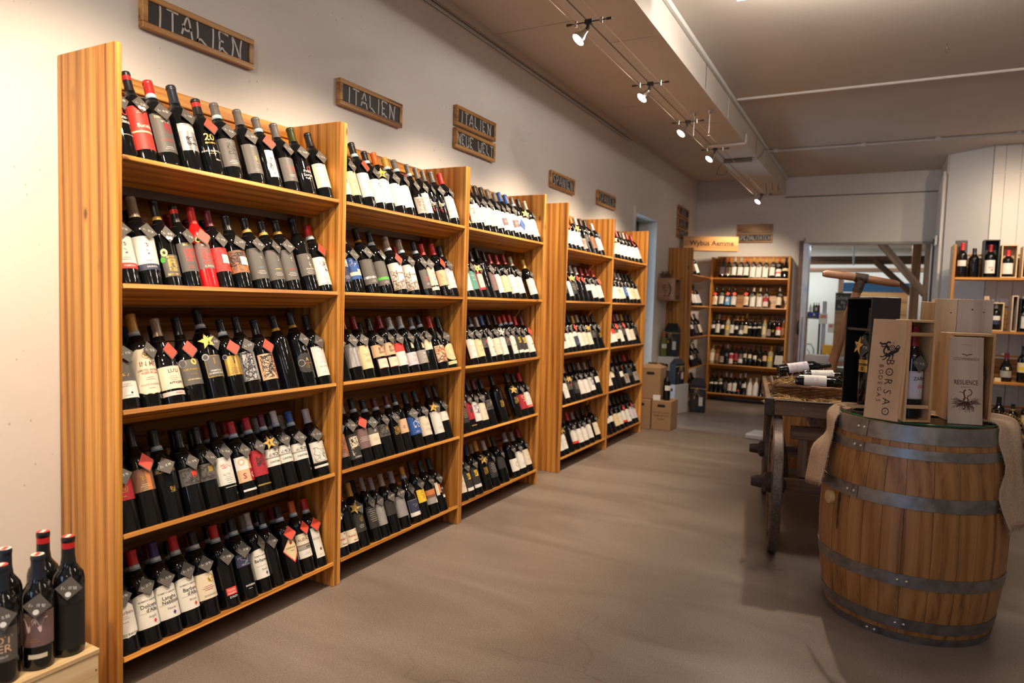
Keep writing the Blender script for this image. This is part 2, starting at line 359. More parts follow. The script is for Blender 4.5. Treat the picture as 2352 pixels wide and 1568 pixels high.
GL = {
 'I': [[(.5, 1), (.55, .6), (.48, 0)]], 'T': [[(0, 1), (1, .96)], [(.5, .97), (.52, 0)]],
 'A': [[(0, .1), (.5, 1), (.95, 0)], [(.05, .6), (.35, .36), (.75, .42), (.8, .55)]],
 'L': [[(.05, 1), (.12, .5), (.1, .02), (.12, .14), (.4, .2), (.65, .1), (.95, -.02)]],
 'E': [[(.95, .95), (.1, 1), (.12, .5), (.1, .05), (.35, .2), (.6, .08), (.95, -.02)], [(.12, .55), (.5, .53)]],
 'N': [[(.05, 0), (.15, .5), (.05, 1), (.5, .5), (.85, 0), (.86, .5), (.98, 1)]],
 'U': [[(.05, 1), (.08, .3), (.3, 0), (.65, .05), (.85, .4), (.88, 1)], [(.88, .5), (.92, 0)]],
 'W': [[(.0, 1), (.12, .2), (.3, 0), (.48, .25), (.52, .7), (.56, .2), (.75, 0), (.92, .3), (.98, 1)]],
 'S': [[(.9, .9), (.5, 1), (.15, .8), (.4, .55), (.75, .35), (.6, .05), (.1, .03)]],
 'P': [[(.1, 0), (.12, 1)], [(.0, .95), (.5, 1.02), (.85, .75), (.5, .5), (.12, .45)]],
 'Z': [[(.05, 1), (.9, 1), (.1, 0), (.95, .02)]],
 'F': [[(.1, 0), (.15, .95), (.8, 1)], [(.1, .5), (.6, .55)]], 'r': [[(.2, .5), (.25, 0)], [(.22, .35), (.5, .52), (.75, .42)]],
 '.': [[(.3, .02), (.45, .04)]],
 '0': [[(.5, 1), (.12, .6), (.3, .03), (.75, .1), (.85, .65), (.5, 1)]], '1': [[(.25, .7), (.55, 1), (.5, 0)]],
 '2': [[(.15, .8), (.5, 1), (.8, .75), (.2, .05), (.9, .03)]], '3': [[(.15, .95), (.75, .9), (.4, .55), (.8, .3), (.45, 0), (.1, .1)]],
 '4': [[(.5, 1), (.1, .4), (.9, .42)], [(.7, .65), (.65, 0)]], '5': [[(.85, 1), (.25, .97), (.2, .58), (.7, .55), (.75, .15), (.15, .02)]],
 '6': [[(.75, 1), (.25, .55), (.25, .1), (.7, .08), (.75, .4), (.25, .42)]], '7': [[(.1, .95), (.85, 1), (.4, 0)], [(.3, .5), (.75, .52)]],
 '8': [[(.5, .52), (.2, .8), (.55, 1), (.8, .78), (.25, .3), (.45, 0), (.8, .2), (.5, .52)]], '9': [[(.8, .75), (.4, .55), (.25, .85), (.6, 1), (.8, .75), (.65, 0)]],
 ' ': []}
def strokes(t, h, w, lw, gap=0.28, smooth=3):
    """hand lettering: list of (verts, faces) centred on the origin; h glyph height, w glyph width"""
    adv = []; x = 0.0
    for ch in t:
        base = 'A' if ch == 'Ä' else ch; a = w*(0.45 if ch in '.I1' else 1.25 if ch == 'W' else 1.0); adv.append((ch, base, x, a)); x += a+gap*w
    x -= gap*w; vs = []; fs = []
    for ch, base, x0, a in adv:
        ls = [list(l) for l in GL.get(base, [])]
        if ch == 'Ä': ls += [[(.2, 1.12), (.3, 1.14)], [(.7, 1.12), (.8, 1.14)]]
        for l in ls:
            q = [(x0+p[0]*a-x/2, p[1]*h-h/2) for p in (curve_pts(l, smooth) if len(l) > 2 else l)]
            v, f = ribbon(q, lw); o = len(vs); vs += v; fs += [tuple(i+o for i in g) for g in f]
    return vs, fs

# ================================================================== the room
WHITE = (0.80, 0.755, 0.705)
WALL = wall_mat('cast_wall', WHITE); WALL2 = wall_mat('painted_wall', (0.74, 0.70, 0.655), 0.12)
CEIL = wall_mat('ceiling_paint', (0.66, 0.575, 0.49), 0.0)
DARKGAP = plain('joint_shadow_board', (0.16, 0.12, 0.09), 0.9)
HC = 3.02
floor = struct(bx('floor', (-1.2, -5.6, -0.2), (6.9, 13.4, 0.0), floor_mat()))
# left wall with the glass-door opening
mb = MB()
mb.box((-0.30, -5.3, 0), (0, 4.82, HC)); mb.box((-0.30, 5.64, 0), (0, 7.72, HC)); mb.box((-0.30, 4.82, 2.245), (0, 5.64, HC))
wl = struct(mb.obj('wall_left', [WALL]))
# reveal plates painted grey-blue white
# far wall with the gate opening
mb = MB()
mb.box((0, 7.52, 0), (1.44, 7.72, HC)); mb.box((2.86, 7.52, 0), (2.92, 7.72, HC)); mb.box((1.44, 7.52, 2.14), (2.86, 7.72, HC))
struct(mb.obj('wall_far', [WALL2]))
# right wall: a return with pipes, a splayed bay and the boarded wall behind the magnum shelf
struct(MB().prism([(2.92, 7.72), (2.92, 6.65), (3.28, 6.34), (6.7, 6.34), (6.7, 7.72)], 0, HC).obj('wall_right', [WALL2]))
struct(bx('wall_side', (6.5, -5.3, 0), (6.7, 6.34, HC), WALL2))
mb = MB()
mb.box((-0.3, -5.3, 0), (0.6, -5.0, HC)); mb.box((1.9, -5.3, 0), (6.7, -5.0, HC)); mb.box((0.6, -5.3, 0), (1.9, -5.0, 0.5)); mb.box((0.6, -5.3, 2.6), (1.9, -5.0, HC))
struct(mb.obj('wall_back', [WALL2]))
wf = plain('window_frame', (0.25, 0.25, 0.25), 0.5)
w1 = MB().box((0.6, -5.1, 0.5), (0.66, -5.04, 2.6)).box((1.84, -5.1, 0.5), (1.9, -5.04, 2.6)).box((0.66, -5.1, 0.5), (1.84, -5.04, 0.56)).box((0.66, -5.1, 2.54), (1.84, -5.04, 2.6)).box((1.23, -5.09, 0.56), (1.27, -5.05, 2.54))
struct(w1.obj('window_1', [wf]))
# ceiling: slab, panels with dark joints, box beam, cover strips
ce = struct(bx('ceiling', (-0.3, -5.3, HC), (6.7, 7.72, HC+0.15), DARKGAP))
ys = [-5.0, -3.9, -2.0, -0.13, 1.755, 3.65, 4.90, 5.70, 7.52]
for a, b in zip(ys, ys[1:]):
    bx('ceiling_panel', (0.0, a+0.004, HC-0.012), (0.81, b-0.004, HC), CEIL, ce)
ys = [-5.0, -3.2, -0.6, 1.3, 3.76, 5.77, 7.52]
for a, b in zip(ys, ys[1:]):
    bx('ceiling_panel', (1.155, a+0.002, HC-0.012), (6.5, b-0.002, HC), CEIL, ce)
BEAM = wall_mat('beam_paint', (0.70, 0.63, 0.55), 0.0)
beam = struct(MB().box((0.80, -5.0, 2.797), (1.158, 7.52, HC-0.012)).obj('trim_1', [BEAM]))
ys = [-5.0, -3.0, -0.9, 1.63, 3.59, 4.35, 4.62, 5.25, 7.52]
for a, b in zip(ys, ys[1:]):
    bx('ceiling_panel', (0.858, a+0.004, 2.786), (1.140, b-0.004, 2.797), BEAM, beam)
bx('cover_strip', (0.795, -5.0, 2.782), (0.852, 7.52, 2.797), BEAM, beam)
bx('edge_strip', (1.142, -5.0, 2.783), (1.163, 7.52, 2.803), BEAM, beam)
LINE = wall_mat('beam_face_paint', (0.80, 0.76, 0.70), 0.0)
for y in (1.13, 2.75, 3.58, 5.02, 5.6):
    bx('face_joint', (1.158, y-0.004, 2.805), (1.1605, y+0.004, HC-0.014), DARKGAP if y in (2.75, 5.02) else LINE, beam)
struct(MB().box((1.158, -5.0, 2.975), (1.185, 7.52, HC-0.012), 0, None, 0.004).obj('trim_2', [LINE]))
struct(MB().box((0.0, -5.0, 2.955), (0.016, 7.52, HC-0.012)).obj('trim_3', [CEIL]))           # wall head board
WIRE = plain('cable_grey', (0.13, 0.10, 0.085), 0.6)
struct(MB().tube([(0.012, -5.0, 2.937), (0.012, 1.2, 2.94), (0.012, 4.55, 2.94)], 0.0035, 6).tube([(0.006, -5, 2.915), (0.006, 4.5, 2.915)], 0.002, 5).obj('trim_4', [WIRE]))
LIGHTP = plain('light_paint', (0.78, 0.70, 0.62), 0.6)
struct(MB().tube([(1.19, 3.76, HC-0.018), (6.5, 3.76, HC-0.018)], 0.012, 8).obj('trim_5', [LIGHTP], smooth=50))
pipe = MB().tube([(1.19, 5.77, HC-0.03), (6.5, 5.77, HC-0.03)], 0.014, 10)
for x in (1.25, 2.1, 2.75, 3.4, 4.2): pipe.box((x-0.02, 5.75, HC-0.05), (x+0.02, 5.79, HC-0.012))
tag(pipe.obj('ceiling_conduit', plain('grey_pipe', (0.55, 0.50, 0.46), 0.5), smooth=50), 'grey conduit pipe crossing the ceiling with clamps', 'pipe')
struct(MB().box((2.905, 7.505, 2.745), (1.158, 7.52, 2.755)).obj('trim_6', [DARKGAP]))        # horizontal joint of the far wall
struct(MB().box((2.906, 6.64, 2.80), (2.92, 7.52, HC-0.012)).obj('trim_7', [CEIL]))
# white vertical boards of the boarded wall, cover battens
BOARD = wall_mat('white_boards', (0.82, 0.775, 0.72), 0.0)
bw = struct(MB().box((3.283, 6.326, 0), (6.5, 6.34, HC-0.012)).obj('wall_boarding', [DARKGAP]))
x = 3.285; k = 0
while x < 6.4:
    w = (0.10, 0.13, 0.115, 0.14)[k % 4]; bx('board', (x+0.0015, 6.318-0.003*(k % 2), 0), (x+w-0.0015, 6.326, HC-0.014), BOARD, bw); x += w; k += 1
struct(MB().box((3.285, 6.306, 2.72), (6.5, 6.316, 2.735)).obj('trim_8', [BOARD]))
for i, y in enumerate((6.72, 6.90, 7.10, 7.30)):
    tag(MB().tube([(2.893, y, 0.05), (2.893, y, 2.84-0.02*i)], 0.020, 10).obj('wall_pipe', LIGHTP, smooth=50), 'white vertical pipe beside the gate, %s in the row of four' % ('nearest to the magnum shelf', 'second from the magnum shelf', 'second from the gate', 'nearest to the gate')[i], 'pipe', 'vertical pipes beside the gate')
jb = MB().box((2.845, 6.80, 2.04), (2.872, 6.93, 2.15), 0, None, 0.006).obj('junction_box', plain('white_plastic', (0.82, 0.78, 0.74), 0.4))
tag(jb, 'small white square junction box on the vertical pipes', 'junction box')

# ---- glass door in the left wall
GREEN = plain('green_frame', (0.012, 0.10, 0.05), 0.4)
d1 = struct(empty('door_1', T(0, 0, 0)))
MB().box((-0.27, 4.82, 0), (-0.22, 4.88, 2.245)).box((-0.27, 5.55, 0), (-0.22, 5.64, 2.245)).box((-0.27, 4.88, 2.16), (-0.22, 5.55, 2.245)).box((-0.27, 4.88, 0), (-0.22, 5.55, 0.10)).box((-0.265, 5.33, 0.10), (-0.225, 5.37, 2.16)).obj('door_frame', GREEN, d1)
bx('door_pane', (-0.25, 4.88, 0.10), (-0.244, 5.55, 2.16), glass_mat('door_glass', (0.9, 0.97, 1.0)), d1)
bx('white_jamb', (-0.02, 5.632, 0), (-0.001, 5.639, 2.24), BOARD, d1)
st = struct(bx('door_casing', (-0.002, 4.775, 0.0), (0.012, 4.818, 2.31), BOARD))
# ---- steel gate at the far wall
RUST = metal_noise('brown_steel', (0.10, 0.06, 0.05), (0.17, 0.105, 0.085), 0.5, 0.3, 12)
STEEL = metal_noise('grey_steel', (0.34, 0.36, 0.38), (0.46, 0.48, 0.50), 0.35, 0.75, 8)
g = struct(empty('door_2', T(0, 0, 0)))
bx('gate_post', (1.375, 7.44, 0), (1.425, 7.51, 2.17), RUST, g); bx('gate_post', (2.862, 7.43, 0), (2.905, 7.51, 2.17), RUST, g)
bx('jamb_plate', (1.425, 7.45, 0), (1.495, 7.72, 2.135), STEEL, g); bx('lintel', (1.425, 7.46, 2.115), (2.865, 7.52, 2.145), plain('lintel_grey', (0.30, 0.27, 0.25), 0.5), g)
MB().tube([(1.412, 7.44, 0.95), (1.415, 7.40, 1.0), (1.405, 7.40, 1.06), (1.41, 7.44, 1.12)], 0.012, 8).obj('gate_handle', plain('black_iron', (0.015, 0.013, 0.013), 0.5, 0.3), g, smooth=60)
MB().tube([(2.895, 7.40, 0.3), (2.895, 7.40, 2.12)], 0.016, 8).tube([(2.89, 7.40, 1.72), (2.915, 7.38, 1.76)], 0.014, 6).obj('gate_rod', plain('black_iron', (0.015, 0.013, 0.013), 0.5, 0.3), g, smooth=60)
MB().tube([(1.432, 7.46, 2.17), (1.436, 7.46, 2.21)], 0.006, 6).obj('gate_pin', RUST, g)

# ---- lamp rail: two tension cables, lamps, rods, transformer
CHROME = plain('chrome', (0.62, 0.60, 0.58), 0.22, 1.0); BLK = plain('black_plastic', (0.02, 0.018, 0.017), 0.4)
for i, x in enumerate((0.962, 1.092)):
    tag(MB().tube([(x, -4.9, 2.6), (x, 6.5, 2.6)], 0.0022, 6).obj('lamp_cable', plain('bright_cable', (0.75, 0.66, 0.55), 0.35, 0.8), smooth=60), ('thin metal lamp cable stretched under the beam on the shelf side', 'thin metal lamp cable stretched under the beam on the cart side')[i], 'cable', 'tension cables of the lamps')
DIFF = plain('lamp_face', (1, 0.9, 0.75), 0.4, emit=(1.0, 0.86, 0.66), es=40.0)
LBL = ['nearest the camera, over the second rack', 'second from the camera, over the third rack', 'third from the camera, beside the two hanging rods', 'fourth from the camera, beside the wire loop', 'farthest one, before the far wall']
for i, (x, y) in enumerate(LAMPS):
    r = empty('spot_lamp', T(x, y, 2.6)); tag(r, 'small glowing cable spot lamp, '+LBL[i], 'lamp', 'cable spot lamps')
    MB().tube([(-0.10, 0, 0.004), (0.10, 0, 0.004)], 0.0028, 6).obj('cross_bar', BLK, r)
    MB().tube([(-0.115, 0, 0.004), (-0.09, 0, 0.004)], 0.006, 6).tube([(0.09, 0, 0.004), (0.115, 0, 0.004)], 0.006, 6).box((-0.018, -0.01, -0.006), (0.018, 0.01, 0.014)).obj('bar_caps', BLK, r)
    MB().cyl((x*0-0.066, 0, -0.012), (-0.066, 0, 0.016), 0.007, 8).cyl((0.064, 0, -0.012), (0.064, 0, 0.016), 0.007, 8).obj('cable_clamp', CHROME, r, smooth=50)
    hd = Vector((-0.50, -0.42, -0.76)).normalized(); q = hd.to_track_quat('Z', 'Y').to_matrix().to_4x4()
    MB().tube([(0, 0, -0.005), (-0.004, 0, -0.022), (-0.018, -0.003, -0.045)], 0.009, 8).obj('joint', BLK, r, smooth=50)
    M = T(-0.018, -0.003, -0.045) @ q
    h = MB().lathe([(0.0, -0.012), (0.014, -0.012), (0.016, 0.0), (0.020, 0.012), (0.034, 0.036), (0.036, 0.048), (0.033, 0.049)], 18).obj('lamp_head', CHROME, r, smooth=40, M=M)
    MB().lathe([(0.0, 0.053), (0.02, 0.051), (0.033, 0.046)], 18).obj('light_disc', DIFF, r, smooth=60, M=M)
for i, (x, y) in enumerate(((0.965, 3.25), (1.09, 3.22))):
    tag(MB().cyl((x, y, 2.606), (x, y, 2.782), 0.004, 8).lathe([(0.004, 2.758), (0.017, 2.772), (0.019, 2.782), (0, 2.782)], 12, 0, T(x, y, 0)).box((x-0.01, y-0.006, 2.594), (x+0.01, y+0.006, 2.608)).obj('hanger_rod', CHROME, smooth=40), ('thin chrome hanger rod holding the lamp cable on the shelf side', 'thin chrome hanger rod holding the lamp cable on the cart side')[i], 'rod', 'hanger rods')
tr = MB().box((0.84, 5.03, 2.745), (1.12, 5.07, 2.782), 0, None, 0.006); t = tag(tr.obj('transformer', plain('dark_metal', (0.14, 0.11, 0.09), 0.5)), 'slim dark transformer bar under the ceiling beam', 'transformer')
MB().tube([(0.84, 5.05, 2.76), (0.80, 5.02, 2.70), (0.80, 4.95, 2.62), (0.86, 4.93, 2.60), (0.90, 4.97, 2.64), (0.86, 5.0, 2.72)], 0.003, 6).tube([(1.12, 5.05, 2.76), (1.17, 5.03, 2.76), (1.185, 5.2, 2.84), (1.18, 5.4, 2.93), (1.22, 5.6, 2.98)], 0.003, 6).obj('supply_wire', WIRE, t, smooth=60)
tk = MB().box((0.83, 4.36, 2.768), (1.165, 4.42, 2.786), 0, None, 0.004).box((1.16, 4.36, 2.78), (1.178, 4.42, 2.86), 0, None, 0.004)
tag(tk.obj('cable_trunking', LIGHTP), 'pale plastic cable trunking bent around the beam edge', 'trunking')
wr = MB()
for dx, dz in ((0.06, 0.10), (0.0, 0.09), (-0.06, 0.12)): wr.tube([(1.12+dx*1.2, 6.55, 2.782), (1.13+dx, 6.5, 2.782-dz), (1.15+dx*1.3, 6.46, 2.70)], 0.0035, 5)
tag(wr.obj('wire_ends', WIRE, smooth=60), 'loose wire ends hanging at the far end of the beam', 'wires')
tb = empty('ceiling_tube_lamp', T(2.36, 1.46, 2.865)); tag(tb, 'white fluorescent tube lamp on the ceiling at the top edge', 'lamp')
MB().box((-0.78, -0.02, -.01), (0.78, 0.02, 0.02), 0, None, 0.004).cyl((-.6, 0, .02), (-.6, 0, .143), .006, 8).cyl((.6, 0, .02), (.6, 0, .143), .006, 8).obj('housing', plain('white_plastic', (0.82, 0.78, 0.74), 0.4), tb)
MB().tube([(-0.76, 0, -0.024), (0.76, 0, -0.024)], 0.013, 10).obj('tube', plain('tube_glow', (1, 1, 1), 0.4, emit=(1.0, 0.95, 0.88), es=6.0), tb, smooth=60)
hk = MB().tube([(2.62, 3.05, HC-0.012), (2.62, 3.05, HC-0.04), (2.635, 3.05, HC-0.055), (2.62, 3.05, HC-0.07), (2.605, 3.05, HC-0.055)], 0.003, 5)
tag(hk.obj('ceiling_hook', CHROME, smooth=60), 'tiny metal hook in the ceiling', 'hook')

# ================================================================== wine racks
D = 0.302; TH = math.radians(21); CS, SN = math.cos(TH), math.sin(TH); SL = 0.165
ZS = [1.667, 1.281, 0.893, 0.505, 0.112]
def rack(M, Wd, H, label, panels=(1, 1), zs=ZS, straight=False):
    r = empty('shelf_rack', M); tag(r, label, 'shelf', 'wooden wine racks')
    t = 0.022
    if panels[0]: bx('side_panel', (0.002, 0.001, 0.0), (D, t, H), wz(), r, 0.002)
    if panels[1]: bx('side_panel', (0.002, Wd-t, 0.0), (D, Wd-0.001, H), wz(), r, 0.002)
    y0, y1 = t+0.001, Wd-t-0.001
    for z in zs:
        # board: local frame u (towards wall, sloping down), n up
        Ms = Matrix(((-CS, 0, -SN, D), (0, 1, 0, 0), (-SN, 0, CS, z), (0, 0, 0, 1)))
        MB().box((0.0, y0, -0.016), (SL, y1, 0.0), 0, None, 0.0015).obj('shelf', wy(), r, M=Ms)
        Mb = Matrix(((-CS, 0, -SN, D-SL*CS), (0, 1, 0, 0), (-SN, 0, CS, z-SL*SN), (0, 0, 0, 1)))
        n = 3 if z > 0.2 else 3
        for k in range(n):
            o = MB().box((0.001, y0, 0.0+k*0.131+0.0015), (0.014, y1, (k+1)*0.131-0.0015), 0, None, 0.0012).obj('back_plank', wback(), r, M=Mb)
    MB().box((0.002, y0, H-0.055), (0.032, y1, H-0.008), 0, None, 0.003).obj('top_rail', wy(), r)
    return r
RACKS = [(-0.967, 0.977, 1.991, 'nearest orange wooden wine rack, its broad side panel lit by the wall'),
         (0.0102, 0.990, 1.991, 'second orange wooden wine rack, under the single chalkboard sign'),
         (1.0003, 0.9997, 1.991, 'third orange wooden wine rack, under the two stacked chalkboard signs'),
         (2.366, 0.990, 1.991, 'fourth wooden wine rack, behind the gap, its side panel showing'),
         (3.356, 0.993, 1.991, 'fifth wooden wine rack, next to the cardboard boxes and the glass door')]
UM = []
for y, w, h, lb in RACKS:
    M = T(0, y, 0); rack(M, w, h, lb); UM.append((M, y))
M = T(0, 6.18, 0); rack(M, 1.035, 1.985, 'corner wooden rack seen from its knotty side panel', (1, 0)); UM.append((M, 6.18))
MF = T(0.302, 7.52, 0) @ RZ(-PI/2)
rack(MF, 1.0, 1.945, 'wooden rack on the far wall, left of the steel gate, facing the room'); UM.append((MF, 0.302))

# ================================================================== bottles
PROF = {
 'B': [(0, .006), (.026, .004), (.031, 0), (.0362, .003), (.0375, .010), (.0375, .186), (.0368, .197), (.0335, .210), (.026, .2215), (.0195, .231), (.0162, .241), (.0149, .252), (.0143, .300)],
 'H': [(0, .006), (.026, .004), (.031, 0), (.0365, .003), (.0380, .012), (.0425, .180), (.0422, .193), (.0385, .206), (.029, .219), (.0205, .231), (.0172, .243), (.0158, .256), (.0152, .312)],
 'G': [(0, .006), (.026, .004), (.034, 0), (.0395, .003), (.0412, .012), (.0412, .122), (.0400, .140), (.0350, .165), (.0270, .190), (.0205, .212), (.0170, .230), (.0152, .248), (.0146, .298)],
 'T': [(0, .006), (.026, .004), (.032, 0), (.0372, .003), (.0385, .010), (.0385, .200), (.0378, .211), (.0345, .225), (.026, .237), (.0195, .248), (.0162, .259), (.0150, .270), (.0145, .325)],
 'L': [(0, .006), (.022, .004), (.027, 0), (.0300, .003), (.0310, .010), (.0310, .150), (.0290, .180), (.0230, .215), (.0180, .245), (.0155, .270), (.0145, .330)],
 'A': [(0, .006), (.026, .004), (.031, 0), (.0350, .003), (.0360, .010), (.0360, .175), (.0340, .195), (.0240, .210), (.0165, .222), (.0150, .235), (.0148, .275)],
 'K': [(0, .006), (.026, .004), (.036, 0), (.0410, .003), (.0425, .010), (.0425, .130), (.0400, .150), (.0300, .175), (.0200, .195), (.0165, .210), (.0150, .250)]}
CAPZ = {'B': .238, 'H': .240, 'G': .236, 'T': .255, 'L': .262, 'A': .232, 'K': .205}
def rad(sh, z):
    p = PROF[sh]
    for (r0, z0), (r1, z1) in zip(p[2:], p[3:]):
        if z0 <= z <= z1: return r0+(r1-r0)*(z-z0)/max(z1-z0, 1e-6)
    return p[-1][0]
GLASS = plain('wine_glass', (0.0045, 0.005, 0.0055), 0.045, 0, 0.6)
GLASSES = {'amber': plain('amber_glass', (0.16, 0.05, 0.008), 0.08), 'clear': plain('pale_spirit', (0.42, 0.36, 0.22), 0.08), 'red': plain('red_bottle', (0.62, 0.012, 0.012), 0.22), 'white': plain('white_bottle', (0.72, 0.70, 0.66), 0.3), 'green': plain('white_wine_glass', (0.16, 0.17, 0.05), 0.06), 'rose': plain('rose_glass', (0.22, 0.02, 0.02), 0.08)}
CC = {'k': ('black', (.014, .013, .013)), 'n': ('navy', (.016, .020, .034)), 'g': ('grey', (.13, .115, .105)), 'r': ('red', (.58, .022, .022)), 'R': ('dark red', (.26, .010, .016)),
      'o': ('orange', (.62, .13, .02)), 'y': ('gold', (.55, .30, .05)), 'p': ('purple', (.055, .03, .17)), 'w': ('white', (.70, .66, .66)), 'b': ('blue', (.02, .09, .34)), 's': ('silver', (.46, .43, .42)),
      'c': ('bronze', (.36, .28, .20)), 'm': ('maroon', (.13, .012, .025)), 'v': ('lilac', (.26, .22, .25)), 'e': ('olive', (.04, .045, .008))}
def capmat(c): return plain('capsule_'+CC[c][0].replace(' ', '_'), CC[c][1], 0.34, 0.15 if c in 'ysco' else 0.0)
PC = {'W': (.80, .765, .70), 'C': (.78, .68, .52), 'Y': (.76, .62, .36), 'G': (.115, .102, .092), 'D': (.030, .027, .027), 'K': (.012, .012, .012), 'S': (.47, .45, .45), 'R': (.72, .045, .03), 'r': (.42, .018, .03),
      'O': (.62, .20, .06), 'g': (.60, .38, .09), 'N': (.035, .04, .09), 'B': (.02, .09, .36), 'b': (.12, .38, .72), 'L': (.66, .60, .66), 'M': (.20, .12, .115), 'P': (.72, .46, .28), 'T': (.22, .105, .06), 't': (.10, .30, .24), 'e': (.10, .48, .05), 'y': (.82, .55, .03), 'v': (.10, .04, .24), 'k': (.78, .60, .55), 'X': (.36, .33, .30)}
def paper(c):
    if c in ('g',): return plain('print_gold', PC[c], 0.35, 0.6)
    return plain('paper_'+{'W': 'white', 'C': 'cream', 'Y': 'straw', 'G': 'grey', 'D': 'charcoal', 'K': 'ink', 'S': 'silver', 'R': 'red', 'r': 'crimson', 'O': 'orange', 'N': 'navy', 'B': 'blue', 'b': 'sky', 'L': 'lilac', 'M': 'mauve', 'P': 'peach', 'T': 'brown', 't': 'teal', 'e': 'green', 'y': 'yellow', 'v': 'violet', 'k': 'rose', 'X': 'stone'}[c], PC[c], 0.3 if c == 'S' else 0.55, 0.4 if c == 'S' else 0)
